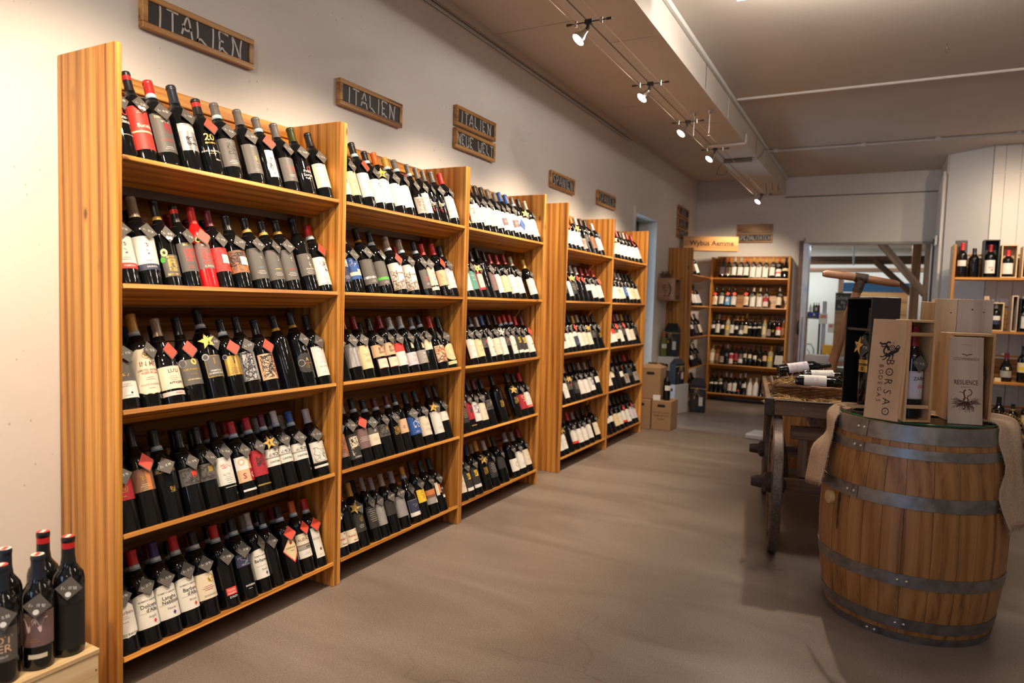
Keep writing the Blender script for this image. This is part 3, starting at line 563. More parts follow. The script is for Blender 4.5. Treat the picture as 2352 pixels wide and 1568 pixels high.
# a design: list of elements in metres on the wrapped label (x along the arc, z up the bottle)
#  B bg x0 x1 z0 z1 | t text x z size col | d disc | o ring | q diamond | s scribble x z w h n seed col | a arch label
def BG(c, z0=.046, z1=.152, hw=.044): return ('B', c, -hw, hw, z0, z1)
def lines(c, z, n=3, w=.03, x=0, dz=.006): return [('B', c, x-w*(.5 if i % 2 else .36), x+w*(.5 if i % 2 else .36), z-i*dz, z-i*dz+.0012) for i in range(n)]
def TXT(c, z=.11): return [('s', c, 0, z, .036, .010, 7, 3)]+lines(c, z-.022)
X = 'X'
LAB = {
 'none': [], 'montes': [('t', 'W', 'nte-', .006, .128, .016), ('t', 'W', 'clano', .008, .114, .016), ('o', 'R', .012, .145, .007, .010), ('B', 'W', -.02, .03, .07, .0712)],
 'bucefalo': [BG('R', .040, .190, .052), ('t', 'C', 'Bucefalo', .010, .122, .019), ('B', 'Y', -.05, .05, .098, .104)]+lines('C', .172, 2, .03),
 'greyred': [BG('G', .042, .172, .04), ('t', 'Y', 'TERRE', -.012, .160, .011), ('s', 'r', .012, .125, .028, .030, 22, 5), ('s', 'C', .006, .145, .03, .004, 6, 2)]+lines('R', .085, 2, .045)+lines('W', .058, 2, .03),
 'greywhite': [BG('S', .07, .168, .030), ('B', 'C', -.03, .03, .140, .160), ('s', 'K', .006, .105, .034, .03, 16, 4)]+lines('G', .085),
 'twenty': [('t', 'g', '20', 0, .140, .036), ('t', 'g', 'EDIZIONE', 0, .118, .008), ('t', 'W', 'CINQUE AUTOCTONI', 0, .088, .0075), ('t', 'W', 'Vino', .012, .055, .009)]+lines('g', .083, 2, .02),
 'greyk': [BG('G', .045, .150, .04), ('s', 'K', .006, .115, .034, .045, 10, 8)]+lines('X', .142, 2)+lines('W', .066, 3, .034),
 'greyk2': [BG('G', .038, .150, .04), ('s', 'g', .010, .095, .018, .034, 7, 9)]+lines('W', .142, 1, .02)+lines('X', .052, 2, .03),
 'whitenar': [('B', 'W', -.017, .017, .04, .150), ('s', 'K', 0, .085, .02, .07, 22, 1)],
 'greyscr': [BG('G', .040, .140, .04), ('s', 'R', .004, .088, .045, .03, 9, 6)]+lines('W', .066, 2, .03),
 'blacktxt': [('t', 'W', 'Primi', .004, .098, .017), ('t', 'W', 'Sorpen', .008, .082, .017), ('t', 'W', 'Puglia', 0, .068, .010), ('o', 'R', .012, .11, .006, .009)],
 'cream': [BG('C', .046, .150, .042)]+TXT('X'), 'whitered': [BG('W', .068, .158, .048), ('B', 'R', -.048, .048, .050, .068), ('s', 'N', 0, .118, .010, .036, 10, 3), ('t', 'W', 'PRIMITIVO', .004, .059, .008)]+lines('X', .085, 2),
 'whiteblue': [BG('W', .072, .164, .05), ('B', 'N', -.05, .05, .052, .072), ('s', 'K', 0, .122, .010, .036, 10, 3), ('t', 'W', 'SALENTO', .004, .062, .008)]+lines('R', .082, 1),
 'goldtree': [BG('G', .036, .110, .038), ('s', 'g', .004, .075, .036, .040, 30, 11), ('t', 'g', 'NEGROAMARO', .004, .043, .0085), ('t', 'g', 'MABRO', 0, .102, .010), ('d', 'g', -.022, .118, .013), ('d', 'e', -.032, .094, .010), ('d', 'K', -.022, .118, .006)],
 'redtree': [BG('G', .055, .156, .038), ('s', 'R', .004, .112, .034, .044, 30, 12), ('t', 'g', 'MABRO', .004, .149, .010)]+lines('R', .072, 2),
 'redbottle': [BG('M', .068, .160, .036), ('s', 'R', .004, .112, .040, .05, 26, 13), ('t', 'Y', 'MABRO', .006, .152, .010), ('t', 'C', 'IL ROSSO', .006, .076, .010), ('d', 'g', -.018, .172, .010), ('d', 'K', -.018, .172, .006)],
 'otto': [BG('R', .062, .150, .052), ('s', 'r', -.012, .106, .07, .08, 40, 21), ('B', 'W', -.002, .036, .092, .124), ('t', 'X', 'OTTO', .017, .110, .010)]+lines('X', .100, 1, .02, .017),
 'ottobrown': [BG('T', .062, .150, .052), ('s', 'O', -.008, .082, .07, .034, 30, 22), ('s', 'K', -.012, .115, .06, .05, 30, 23), ('B', 'W', -.002, .036, .092, .124), ('t', 'X', 'OTTO', .017, .110, .010)],
 'grey3': [BG('G', .042, .165, .045), ('s', 'W', .010, .130, .005, .022, 5, 5)]+lines('b', .086, 1, .03)+lines('W', .072, 3, .036),
 'grey4': [BG('G', .042, .165, .045), ('s', 'W', .010, .130, .005, .022, 5, 7)]+lines('y', .086, 2, .03, 0, .002)+lines('W', .070, 3, .036),
 'grey5': [BG('G', .042, .165, .045), ('s', 'W', .010, .130, .005, .022, 5, 9)]+lines('R', .086, 2, .03, 0, .002)+lines('W', .070, 3, .036),
 'yate': [BG('G', .068, .160, .040), ('s', 'W', .008, .130, .008, .050, 12, 4), ('s', 'y', .010, .105, .008, .012, 5, 4), ('t', 'W', 'CHATEAU', .004, .094, .008)]+lines('W', .085, 3, .03),
 'whitevine': [BG('W', .03, .150, .040), ('s', 'K', .014, .110, .018, .05, 16, 4), ('s', 'r', -.006, .120, .016, .02, 5, 5)]+lines('X', .060, 2)+lines('r', .040, 2, .02),
 'greywht': [BG('G', .090, .160, .046), ('B', 'W', -.046, .046, .036, .090), ('s', 'g', .002, .112, .024, .010, 8, 2), ('d', 'D', .008, .052, .0035)]+lines('X', .080, 2)+lines('X', .044, 1),
 'inme': [('A', 'C', .052, .040, .190), ('t', 'T', 'IN ME', .004, .138, .022), ('t', 'T', 'LIMITED EDITION', .004, .118, .0095), ('t', 'r', 'AGED IN OAK', .006, .109, .0095), ('t', 'X', 'SALICE SALENTINO', .004, .072, .0085), ('o', 'g', 0, .166, .010, .0115), ('t', 'g', 'M', 0, .166, .013)]+lines('X', .094, 2)+lines('X', .060, 1),
 'luli': [BG('C', .050, .126, .050), ('B', 'k', -.05, .05, .028, .042), ('t', 'D', "LU'LI", .004, .110, .017), ('t', 'D', 'APPASSITE', .008, .070, .011), ('t', 'r', 'PUGLIA', .008, .035, .007)]+lines('P', .092, 3, .03),
 'futur': [BG('G', .056, .142, .046), ('d', 'S', -.030, .132, .014), ('d', 'G', -.030, .132, .010), ('d', 'g', .010, .134, .011), ('t', 'g', 'FUTURMANNO', 0, .108, .0095), ('t', 'g', 'PUGLIA', 0, .092, .006), ('t', 'Y', 'NEGROAMARO', 0, .074, .007)],
 'oneg': [('B', 'g', -.032, .032, .074, .150), ('B', 'G', -.030, .030, .076, .148), ('t', 'g', '1', 0, .130, .032), ('t', 'W', 'PRIMITIVO', 0, .096, .008), ('t', 'W', 'DI MANDURIA', 0, .087, .008), ('d', 'S', -.026, .146, .012), ('d', 'G', -.026, .146, .008)],
 'onegold': [('B', 'g', -.036, .036, .078, .152), ('t', 'K', '1', 0, .132, .032)]+lines('T', .104, 4, .045, 0, .006)+[('d', 'S', -.030, .150, .010), ('d', 'D', -.030, .150, .007)],
 'greypat': [BG('S', .050, .158, .042), ('s', 'D', -.002, .104, .06, .10, 60, 31), ('B', 'X', .016, .040, .052, .156)],
 'bronzepat': [BG('P', .048, .152, .042), ('s', 'D', -.002, .100, .06, .09, 60, 32), ('B', 'O', .022, .040, .050, .150)],
 'darkarch': [('A', 'D', .036, .056, .142), ('t', 'g', 'A', .004, .112, .022), ('t', 'O', 'APPASSITO', .004, .096, .007), ('o', 'S', -.022, .100, .012, .014), ('o', 'S', .006, .160, .008, .010)]+lines('g', .088, 3, .02),
 'whitesal': [BG('W', .036, .160, .034), ('t', 'X', 'SALENTO', .006, .074, .010), ('s', 'L', 0, .115, .04, .05, 12, 3)]+lines('X', .050, 1),
 'maroon': [BG('r', .100, .165, .046), ('o', 'g', .004, .136, .010, .012), ('s', 'g', .004, .136, .012, .012, 6, 3)]+lines('y', .112, 1, .02),
 'copper': [BG('T', .110, .180, .046), ('B', 'O', .006, .022, .111, .179), ('s', 'g', 0, .152, .020, .014, 8, 4)]+lines('Y', .130, 2, .03)+lines('Y', .118, 2, .02),
 'silent': [('B', 'D', -.04, .04, .158, .178), ('t', 'g', 'SILENTIUM', .002, .165, .014), ('s', 'g', .010, .100, .016, .018, 10, 5), ('o', 'g', .010, .100, .004, .006)],
 'darkred': [BG('G', .100, .160, .044), ('s', 'D', 0, .13, .07, .05, 24, 3), ('d', 'R', .010, .134, .010), ('B', 'R', .000, .020, .132, .146)],
 'darkgold': [BG('G', .100, .160, .044), ('s', 'D', 0, .13, .07, .05, 24, 4), ('B', 'g', -.002, .016, .130, .150), ('B', 'G', .002, .012, .138, .142)],
 'bird': [BG('W', .064, .162, .046), ('s', 'R', .002, .132, .045, .012, 10, 41), ('s', 'R', -.008, .128, .02, .012, 8, 42), ('t', 'X', 'ALTO', -.004, .100, .011)]+lines('X', .090, 3)+lines('X', .070, 1)+[('B', 'W', -.02, .03, .054, .0555)],
 'quad': [('B', 'W', -.04, .012, .108, .158), ('B', 'P', .012, .044, .108, .158), ('B', 'P', -.04, .012, .060, .108), ('B', 'r', .012, .044, .060, .108), ('o', 'P', -.014, .138, .008, .013), ('t', 'r', 'S', -.012, .083, .030), ('t', 'W', 'O', .028, .083, .030), ('t', 'r', 'P', .028, .134, .026), ('B', 'W', -.03, .03, .024, .032)],
 'redlab': [BG('r', .068, .168, .046), ('s', 'D', .004, .122, .034, .035, 20, 51), ('B', 'g', -.03, .036, .030, .036)],
 'landsc': [BG('W', .090, .158, .050), ('B', 'X', -.05, .05, .120, .126), ('s', 'D', .006, .134, .055, .010, 26, 61), ('t', 'K', 'CANTINA', 0, .106, .011)]+lines('X', .155, 1, .04),
 'birdw': [BG('X', .060, .150, .042), ('B', 'W', -.040, .040, .062, .148), ('s', 't', .008, .105, .016, .06, 14, 7), ('s', 'X', 0, .10, .06, .07, 14, 8), ('B', 'W', -.042, .042, .038, .048), ('B', 'K', -.042, .042, .054, .058)],
 'enzo': [('A', 'W', .046, .050, .160), ('t', 'T', 'Barbera', .010, .128, .016), ('t', 'K', 'ENZO BARTOLI', .006, .060, .0095)]+lines('X', .115, 2)+lines('X', .098, 1),
 'dolc': None, 'lang': None, 'barb': None, 'barb2': None,
 'yseal': [BG('C', .062, .150, .044), ('d', 'y', .016, .128, .017), ('d', 'g', .016, .128, .013), ('t', 'y', '100', .016, .127, .010), ('t', 'X', 'BARBARESCO', .006, .074, .009)]+lines('r', .104, 3, .04, -.002),
 'redlow': [('B', 'R', -.018, .022, .044, .070), ('t', 'W', 'RICOSSA', .002, .062, .0075), ('t', 'W', 'BARBERA', .002, .050, .0075), ('t', 'W', "D'ASTI", .004, .036, .010), ('B', 'W', -.012, .016, .0565, .0575)],
 'slate': [BG('N', .120, .165, .030), ('s', 'S', 0, .14, .04, .03, 8, 3), ('t', 'W', 'BARBERA', .004, .050, .009)]+lines('W', .038, 1, .02),
 'diamond': [('q', 'R', 0, .116, .076, .108), ('q', 'Y', 0, .118, .070, .098), ('t', 'T', 'NEBBIOLO', .0, .124, .0095), ('t', 'T', 'DOC', 0, .112, .007), ('d', 'r', 0, .142, .005)],
 'audi': [('B', 'T', -.040, .040, .060, .162), ('B', 'C', -.038, .038, .116, .160), ('B', 'X', -.038, .038, .096, .112), ('B', 'W', -.038, .038, .062, .094), ('t', 'T', 'AUDACE', .004, .136, .017), ('t', 'K', 'BARB', .012, .104, .010)]+lines('X', .080, 2),
 'narroww': [('B', 'W', -.022, .022, .040, .170), ('d', 'g', .002, .158, .008), ('t', 'X', 'BOSIO', 0, .122, .014), ('d', 'T', .006, .075, .006)]+lines('X', .052, 1, .02),
 # second rack and on
 'pinkw': [BG('k', .04, .15, .044), ('s', 'R', 0, .11, .03, .03, 10, 3)]+lines('X', .06, 2), 'ycream': [BG('Y', .046, .155, .042)]+TXT('T'), 'lilac': [BG('L', .05, .165, .044)]+TXT('X', .12),
 'wring': [BG('W', .035, .15, .044), ('o', 'K', .008, .122, .007, .0095)]+lines('X', .07, 2), 'wplain': [BG('W', .042, .16, .044)]+lines('X', .075, 3, .03), 'wtxt': [BG('W', .042, .155, .044)]+TXT('X'),
 'brownb': [BG('X', .03, .115, .046), ('s', 'T', 0, .075, .06, .06, 30, 5)], 'cline': [('s', 'R', 0, .07, .07, .02, 4, 71), ('s', 'y', 0, .095, .06, .03, 4, 72), ('s', 'k', 0, .12, .06, .05, 3, 73), ('s', 'v', 0, .10, .05, .06, 3, 74)],
 'wline': [BG('W', .04, .16, .044), ('B', 'K', -.04, .04, .078, .0795)]+TXT('X', .13), 'navy': [BG('N', .05, .12, .046), ('B', 'W', -.046, .046, .12, .155), ('d', 'T', .01, .128, .007)]+lines('W', .075, 3),
 'bluebeige': [BG('B', .065, .165, .046), ('B', 'C', -.046, .046, .082, .098), ('s', 'S', 0, .14, .06, .03, 14, 6), ('B', 'C', .0, .026, .09, .112)],
 'greysil': [BG('G', .046, .165, .048), ('B', 'S', -.048, .048, .072, .083), ('s', 'D', .014, .125, .006, .04, 8, 4)]+lines('W', .062, 2), 'greygrn': [BG('G', .046, .165, .048), ('B', 'e', -.048, .048, .072, .085), ('s', 'e', .014, .13, .008, .036, 9, 4)]+lines('W', .062, 2),
 'roots': [BG('W', .03, .165, .052), ('s', 'T', -.004, .055, .09, .045, 46, 81), ('s', 'T', -.03, .10, .03, .05, 14, 82), ('t', 'K', 'RESILIENCE', .008, .112, .0105)]+lines('X', .101, 1, .03),
 'creamr': [BG('C', .06, .165, .044), ('s', 'R', .01, .11, .03, .04, 9, 3), ('B', 'C', -.03, .03, .034, .052)], 'creamor': [BG('P', .062, .145, .046), ('s', 'O', .0, .105, .05, .04, 9, 5), ('B', 'C', .0, .036, .038, .058)], 'lilacw': [BG('L', .05, .165, .044), ('s', 'B', -.012, .145, .03, .01, 8, 3)]+TXT('X', .10),
 'silver': [BG('S', .06, .165, .044)]+lines('G', .16, 3, .08, 0, .005)+[('s', 'X', 0, .11, .04, .05, 12, 6)], 'peach2': [BG('P', .100, .160, .046), ('s', 'T', .006, .130, .034, .03, 16, 4), ('B', 'r', -.03, .036, .042, .090), ('B', 'C', -.028, .034, .044, .088)]+lines('X', .075, 3),
 'redwhite': [BG('W', .045, .115, .046), ('B', 'R', -.046, .046, .115, .16), ('t', 'R', 'VI', .014, .095, .016)]+lines('R', .06, 2, .02, .01), 'lowlilac': [BG('L', .04, .105, .046), ('t', 'X', 'Ripa', .008, .088, .014), ('B', 'Y', .0, .02, .125, .155)]+lines('X', .07, 3), 'lowbrown': [BG('X', .045, .115, .044), ('t', 'W', 'Bar', .006, .098, .014), ('B', 'Y', .0, .018, .125, .155)]+lines('W', .08, 2),
 'ysmall': [('B', 'C', -.03, .03, .11, .165), ('d', 'y', .004, .148, .012)], 'orangepat': [BG('C', .04, .13, .046), ('s', 'O', 0, .085, .085, .085, 70, 91), ('s', 'T', 0, .085, .085, .085, 26, 92)], 'ovalcream': [('E', 'Y', .045, .088, .048), ('o', 'X', 0, .088, .022, .0235), ('B', 'Y', -.045, .045, .02, .038)],
 'orangebr': [BG('T', .05, .15, .046), ('s', 'O', 0, .11, .04, .07, 34, 93)]+lines('k', .065, 3), 'figure': [BG('D', .03, .14, .046), ('s', 'C', .004, .105, .05, .045, 44, 94), ('s', 'C', -.014, .07, .014, .05, 12, 95), ('t', 'W', 'CARPINUS', .006, .038, .009)], 'mauve': [BG('M', .065, .155, .05)]+lines('W', .115, 4, .05), 'greycream': [BG('C', .07, .125, .044), ('B', 'G', -.044, .044, .125, .158), ('o', 'W', .006, .14, .004, .006)]+lines('X', .105, 3),
 'ornament': [('s', 'g', .0, .115, .034, .04, 26, 96), ('o', 'g', 0, .115, .011, .0135)], 'tan': [BG('P', .09, .16, .044), ('s', 'K', .006, .118, .05, .016, 6, 97), ('s', 'K', .006, .102, .05, .002, 2, 98)], 'bluelab': [BG('B', .07, .165, .044), ('s', 'W', .006, .13, .04, .05, 18, 99)]+lines('W', .085, 2), 'creamdot': [BG('C', .05, .155, .044), ('d', 'T', .022, .075, .008)]+TXT('X', .11),
 'wsmall': [('B', 'W', -.036, .036, .10, .15)]+lines('X', .12, 2), 'rumacr': [BG('C', .04, .10, .050), ('t', 'r', 'Rumàci', -.006, .072, .016), ('t', 'T', 'Mercuri', .010, .050, .010), ('d', 'T', .018, .092, .004)], 'starlab': [BG('D', .07, .16, .04), ('s', 'g', .004, .13, .02, .03, 10, 7)]+lines('W', .10, 3), 'darktxt': [BG('D', .06, .16, .04)]+lines('C', .145, 7, .05, 0, .009),
 'darkgrey': [BG('D', .09, .165, .046)]+lines('S', .15, 1, .03), 'slatewhite': [BG('X', .055, .12, .046), ('B', 'N', -.044, .044, .056, .118), ('B', 'W', -.046, .046, .036, .055), ('s', 'S', 0, .09, .034, .014, 8, 3)], 'yellow': [('B', 'y', -.034, .034, .085, .15), ('s', 'T', 0, .12, .02, .03, 7, 3)], 'sunset': [BG('X', .06, .135, .044), ('B', 'O', -.044, .044, .108, .135), ('B', 'T', -.044, .044, .092, .108), ('B', 'W', .012, .034, .058, .078)],
 'multi': [('B', 'D', .0, .034, .07, .13), ('B', 'C', -.03, -.012, .09, .16), ('B', 'O', -.012, .0, .10, .15), ('B', 'W', .004, .024, .07, .085), ('t', 'W', 'VEN', .014, .12, .012)], 'pale': [BG('C', .045, .16, .044)]+lines('T', .1, 2), 'mauvew': [BG('W', .04, .16, .044), ('B', 'M', -.044, .044, .07, .12)]+lines('W', .1, 2), 'blueshape': [BG('W', .04, .16, .044), ('q', 'B', -.006, .10, .05, .09)],
 'wpic': [BG('W', .04, .16, .044), ('s', 'T', .01, .08, .03, .035, 16, 3)]+lines('X', .13, 2), 'teal': [BG('t', .05, .16, .044), ('s', 'S', 0, .12, .05, .03, 14, 3)], 'redframe': [BG('r', .05, .165, .044), ('B', 'C', -.022, .022, .065, .15)], 'mauvered': [BG('M', .05, .165, .044), ('s', 'R', .004, .11, .008, .09, 26, 3)], 'yflower': [BG('D', .04, .16, .044), ('s', 'y', .006, .125, .034, .035, 26, 3), ('B', 'W', -.03, .03, .042, .060)],
 'wgrape': [BG('W', .05, .165, .044), ('s', 'v', 0, .12, .04, .05, 22, 3)], 'redtxt': [BG('r', .05, .15, .044), ('s', 'Y', 0, .12, .03, .04, 10, 3)], 'ovalw': [BG('W', .04, .12, .046), ('o', 'T', .006, .08, .014, .017)], 'orangew': [BG('C', .03, .15, .046), ('q', 'P', 0, .09, .07, .10)], 'bluediag': [BG('b', .03, .14, .046), ('q', 'W', .0, .095, .05, .07)], 'blued2': [BG('W', .03, .15, .046), ('B', 'L', -.046, .046, .12, .145)],
 'wbig': [BG('W', .015, .17, .05)]+TXT('L', .11), 'redband': [BG('W', .03, .13, .044), ('B', 'R', -.044, .044, .07, .09)], 'creamband': [BG('Y', .105, .14, .048)], 'pinkb': [BG('k', .02, .17, .046), ('B', 'r', -.046, .046, .09, .15)], 'wstrip': [('B', 'W', -.036, .036, .125, .15)], 'ydot': [('d', 'y', 0, .10, .016)],
}
for k, (a, b2, c, dcol) in {'dolc': ('Dolcetto', "d'Alba", 'Angeli', 'R'), 'lang': ('Langhe', 'Nebbiolo', 'Natuta', 'v'), 'barb': ('Barbera', "d'Alba", 'Bricco', 'R'), 'barb2': ('Barbaresco', '', 'Basarin', 'v')}.items():
    LAB[k] = [('A2', 'W', .050, .052, .160), ('o', 'X', .006, .150, .0065, .008), ('t', 'K', 'ROBERTO SAROTTO', .004, .134, .0068), ('t', 'D', a, .006, .118, .017), ('t', 'D', b2, .010, .104, .016), ('B', 'X', -.03, .03, .097, .0977), ('t', 'X', c, .006, .084, .010), ('q', dcol, .012, .068, .011, .014)]
DESC = {'none': 'no paper label', 'montes': 'white lettering on black', 'bucefalo': 'a bright red label', 'otto': 'a red patterned label', 'ottobrown': 'a brown patterned label', 'inme': 'a scalloped cream label', 'luli': 'a low cream label', 'twenty': 'gold number lettering', 'redbottle': 'an all red sleeve', 'silent': 'gold print on black', 'diamond': 'a yellow diamond label', 'quad': 'an orange quartered label', 'bird': 'a white red-bird label', 'landsc': 'a white landscape label', 'cline': 'coloured line drawing', 'ornament': 'a gold ornament', 'yflower': 'a yellow flower print', 'roots': 'a white root label', 'orangepat': 'an orange patterned label', 'ovalcream': 'an oval cream label', 'redlow': 'a small red label', 'slate': 'a dark slate label', 'blacktxt': 'white script on black', 'ydot': 'a yellow dot'}
CN = {'W': 'white', 'C': 'cream', 'Y': 'straw yellow', 'G': 'grey', 'D': 'charcoal', 'S': 'silver', 'R': 'red', 'r': 'crimson', 'O': 'orange', 'N': 'navy', 'B': 'blue', 'b': 'sky blue', 'L': 'lilac', 'M': 'mauve', 'P': 'peach', 'T': 'brown', 't': 'teal', 'y': 'yellow', 'k': 'pink', 'X': 'stone grey', 'g': 'gold'}
def desc(key):
    if key in DESC: return DESC[key]
    for e in LAB[key]:
        if e[0] in ('B', 'A', 'A2', 'E'):
            n = CN.get(e[1], 'pale'); return ('an ' if n[0] in 'o' else 'a ')+n+' label'
    return 'a printed label'
_LM = {}
def label_mesh(sh, key, fine=True):
    k = (sh, key, fine)
    if k in _LM: return _LM[k]
    els = LAB[key]
    if not els: _LM[k] = None; return None
    mb = MB(); mats = []; mi = {}; layer = 0
    def mat(c):
        if c not in mi: mi[c] = len(mats); mats.append(paper(c))
        return mi[c]
    def wrap(x, z, lay):
        r = rad(sh, z)+0.0004+0.00022*lay; a = x/max(rad(sh, .1), .02); return (r*math.cos(a), r*math.sin(a), z)
    def strip(xs, zf0, zf1, c, lay):
        n = len(xs); nz = 1 if abs(zf1(0)-zf0(0)) < .02 else 4
        vs = []; fs = []
        for x in xs:
            for j in range(nz+1): vs.append(wrap(x, zf0(x)+(zf1(x)-zf0(x))*j/nz, lay))
        for i in range(n-1):
            for j in range(nz): fs.append((i*(nz+1)+j, (i+1)*(nz+1)+j, (i+1)*(nz+1)+j+1, i*(nz+1)+j+1))
        mb.add(vs, fs, mat(c))
    for e in els:
        layer += 1; ty, c = e[0], e[1]
        lay = layer*0.8
        if ty == 'B':
            n = max(2, int(abs(e[3]-e[2])/(.006 if fine else .014))+1)
            strip([e[2]+(e[3]-e[2])*i/(n-1) for i in range(n)], lambda x: e[4], lambda x: e[5], c, lay)
        elif ty in ('A', 'A2', 'E'):
            hw, z0, z1 = e[2], e[3], e[4]
            xs = [-hw+2*hw*i/20 for i in range(21)]
            if ty == 'A':      # scalloped ornate outline
                f = lambda x: .016*(abs(x)/hw)**3+.003*abs(math.sin(abs(x)/hw*PI*2.2))
                strip(xs, lambda x: z0+f(x), lambda x: z1-f(x)*1.3, c, lay)
            elif ty == 'A2':   # gently domed top
                strip(xs, lambda x: z0, lambda x: z1-.010*(abs(x)/hw)**2, c, lay)
            else:
                cz, rr = e[3], e[4]
                strip(xs, lambda x: cz-rr*math.sqrt(max(0, 1-(x/hw)**2))*.95, lambda x: cz+rr*math.sqrt(max(0, 1-(x/hw)**2)), c, lay)
        elif ty == 't':
            if not fine: continue
            vs, fs = text_geo(e[2], 0.012); sz = e[5]
            mb.add([wrap(e[3]+x*sz, e[4]+y*sz, lay) for x, y in vs], fs, mat(c))
        elif ty == 'd':
            n = 16; mb.add([wrap(e[2]+e[4]*math.cos(2*PI*i/n), e[3]+e[4]*math.sin(2*PI*i/n), lay+.3) for i in range(n)], [tuple(range(n))], mat(c))
        elif ty == 'o':
            n = 20; vs = [wrap(e[2]+r*math.cos(2*PI*i/n), e[3]+r*math.sin(2*PI*i/n), lay) for r in (e[4], e[5]) for i in range(n)]
            mb.add(vs, [(i, (i+1) % n, n+(i+1) % n, n+i) for i in range(n)], mat(c))
        elif ty == 'q':
            hw, hh = e[4]/2, e[5]/2; xs = [e[2]-hw+2*hw*i/10 for i in range(11)]
            strip(xs, lambda x: e[3]-hh*(1-abs(x-e[2])/hw), lambda x: e[3]+hh*(1-abs(x-e[2])/hw), c, lay)
        elif ty == 's':
            R = random.Random(e[7]*31+5); n = e[6]; w, h = e[4], e[5]
            for q in range(n):
                x, z = e[2]+R.uniform(-.5, .5)*w, e[3]+R.uniform(-.5, .5)*h; pts = [(x, z)]; a = R.uniform(0, 2*PI); st = .22*min(max(h, .012), w, .03)
                for _ in range(5):
                    a += R.uniform(-1.1, 1.1); x += st*math.cos(a); z += st*math.sin(a)
                    x = min(max(x, e[2]-w/2), e[2]+w/2); z = min(max(z, e[3]-h/2), e[3]+h/2); pts.append((x, z))
                vs, fs = ribbon(pts, .0011+.04*min(w, h)*R.uniform(.3, 1))
                mb.add([wrap(x, z, lay) for x, z in vs], fs, mat(c))
    _LM[k] = mb.mesh('label', mats, smooth=40); return _LM[k]
_BM = {}
def body_mesh(sh, fine, g):
    k = ('b', sh, fine, g)
    if k not in _BM: _BM[k] = MB().lathe(PROF[sh]+[(0, PROF[sh][-1][1])], 24 if fine else 14).mesh('glass_body', [GLASSES[g] if g else GLASS], smooth=45)
    return _BM[k]
def cap_mesh(sh, c, fine):
    k = ('c', sh, c, fine)
    if k not in _BM:
        col = c.rstrip('+'); main = col[0]; z0 = CAPZ[sh]; zt = PROF[sh][-1][1]; e = .0008
        zs = [z0+(zt-z0)*i/4 for i in range(5)]
        pr = [(rad(sh, z)+e, z) for z in zs[:-1]]; rt = PROF[sh][-1][0]+e
        pr += [(rt, zt-.012), (rt+.0012, zt-.0105), (rt+.0012, zt-.004), (rt+.0004, zt), (rt-.003, zt+.0022), (0, zt+.0022)]
        mb = MB().lathe(pr, 20 if fine else 12); mats = [capmat(main)]
        if len(col) > 1:
            two = col[1]; mats.append(capmat('r' if two == 'R' else two))
            if two == 'y': mb.lathe([(rad(sh, z0)+.0013, z0), (rad(sh, z0+.012)+.0013, z0+.012)], 20 if fine else 12, 1)
            else: mb.lathe([(rt+.0004, zt-.030), (rt+.0004, zt-.014)], 20 if fine else 12, 1)
        _BM[k] = mb.mesh('capsule', mats, smooth=40)
    return _BM[k]
BANDW = plain('neck_band_paper', (0.62, 0.63, 0.64), 0.5); BANDB = plain('neck_band_blue', (0.22, 0.34, 0.44), 0.5)
def band_mesh(sh):
    k = ('n', sh)
    if k not in _BM:
        z0 = CAPZ[sh]; f = lambda z: (rad(sh, z)+.0016, z)
        _BM[k] = MB().lathe([f(z0-.002), f(z0+.004)], 20, 1).lathe([f(z0+.004), f(z0+.013)], 20, 0).lathe([f(z0+.013), f(z0+.015)], 20, 1).mesh('neck_band', [BANDW, BANDB], smooth=60)
    return _BM[k]
SLATE = plain('tag_slate', (0.105, 0.092, 0.082), 0.55); CHALK = plain('chalk', (0.80, 0.80, 0.78), 0.8); REDP = plain('promo_paper', (0.80, 0.085, 0.05), 0.5); GOLD = plain('star_gold', (0.62, 0.38, 0.07), 0.42, 0.25); PALES = plain('star_pale', (0.55, 0.52, 0.48), 0.45, 0.2)
STR = plain('string_cord', (0.09, 0.07, 0.05), 0.8)
PRICES = ['Fr. 13.50', 'Fr. 22.90', 'Fr. 26.80', 'Fr. 12.80', 'Fr. 19.90', 'Fr. 21.80', 'Fr. 14.50', 'Fr. 11.80', 'Fr. 32.50', 'Fr. 20.90', 'Fr. 17.50', 'Fr. 27.50']
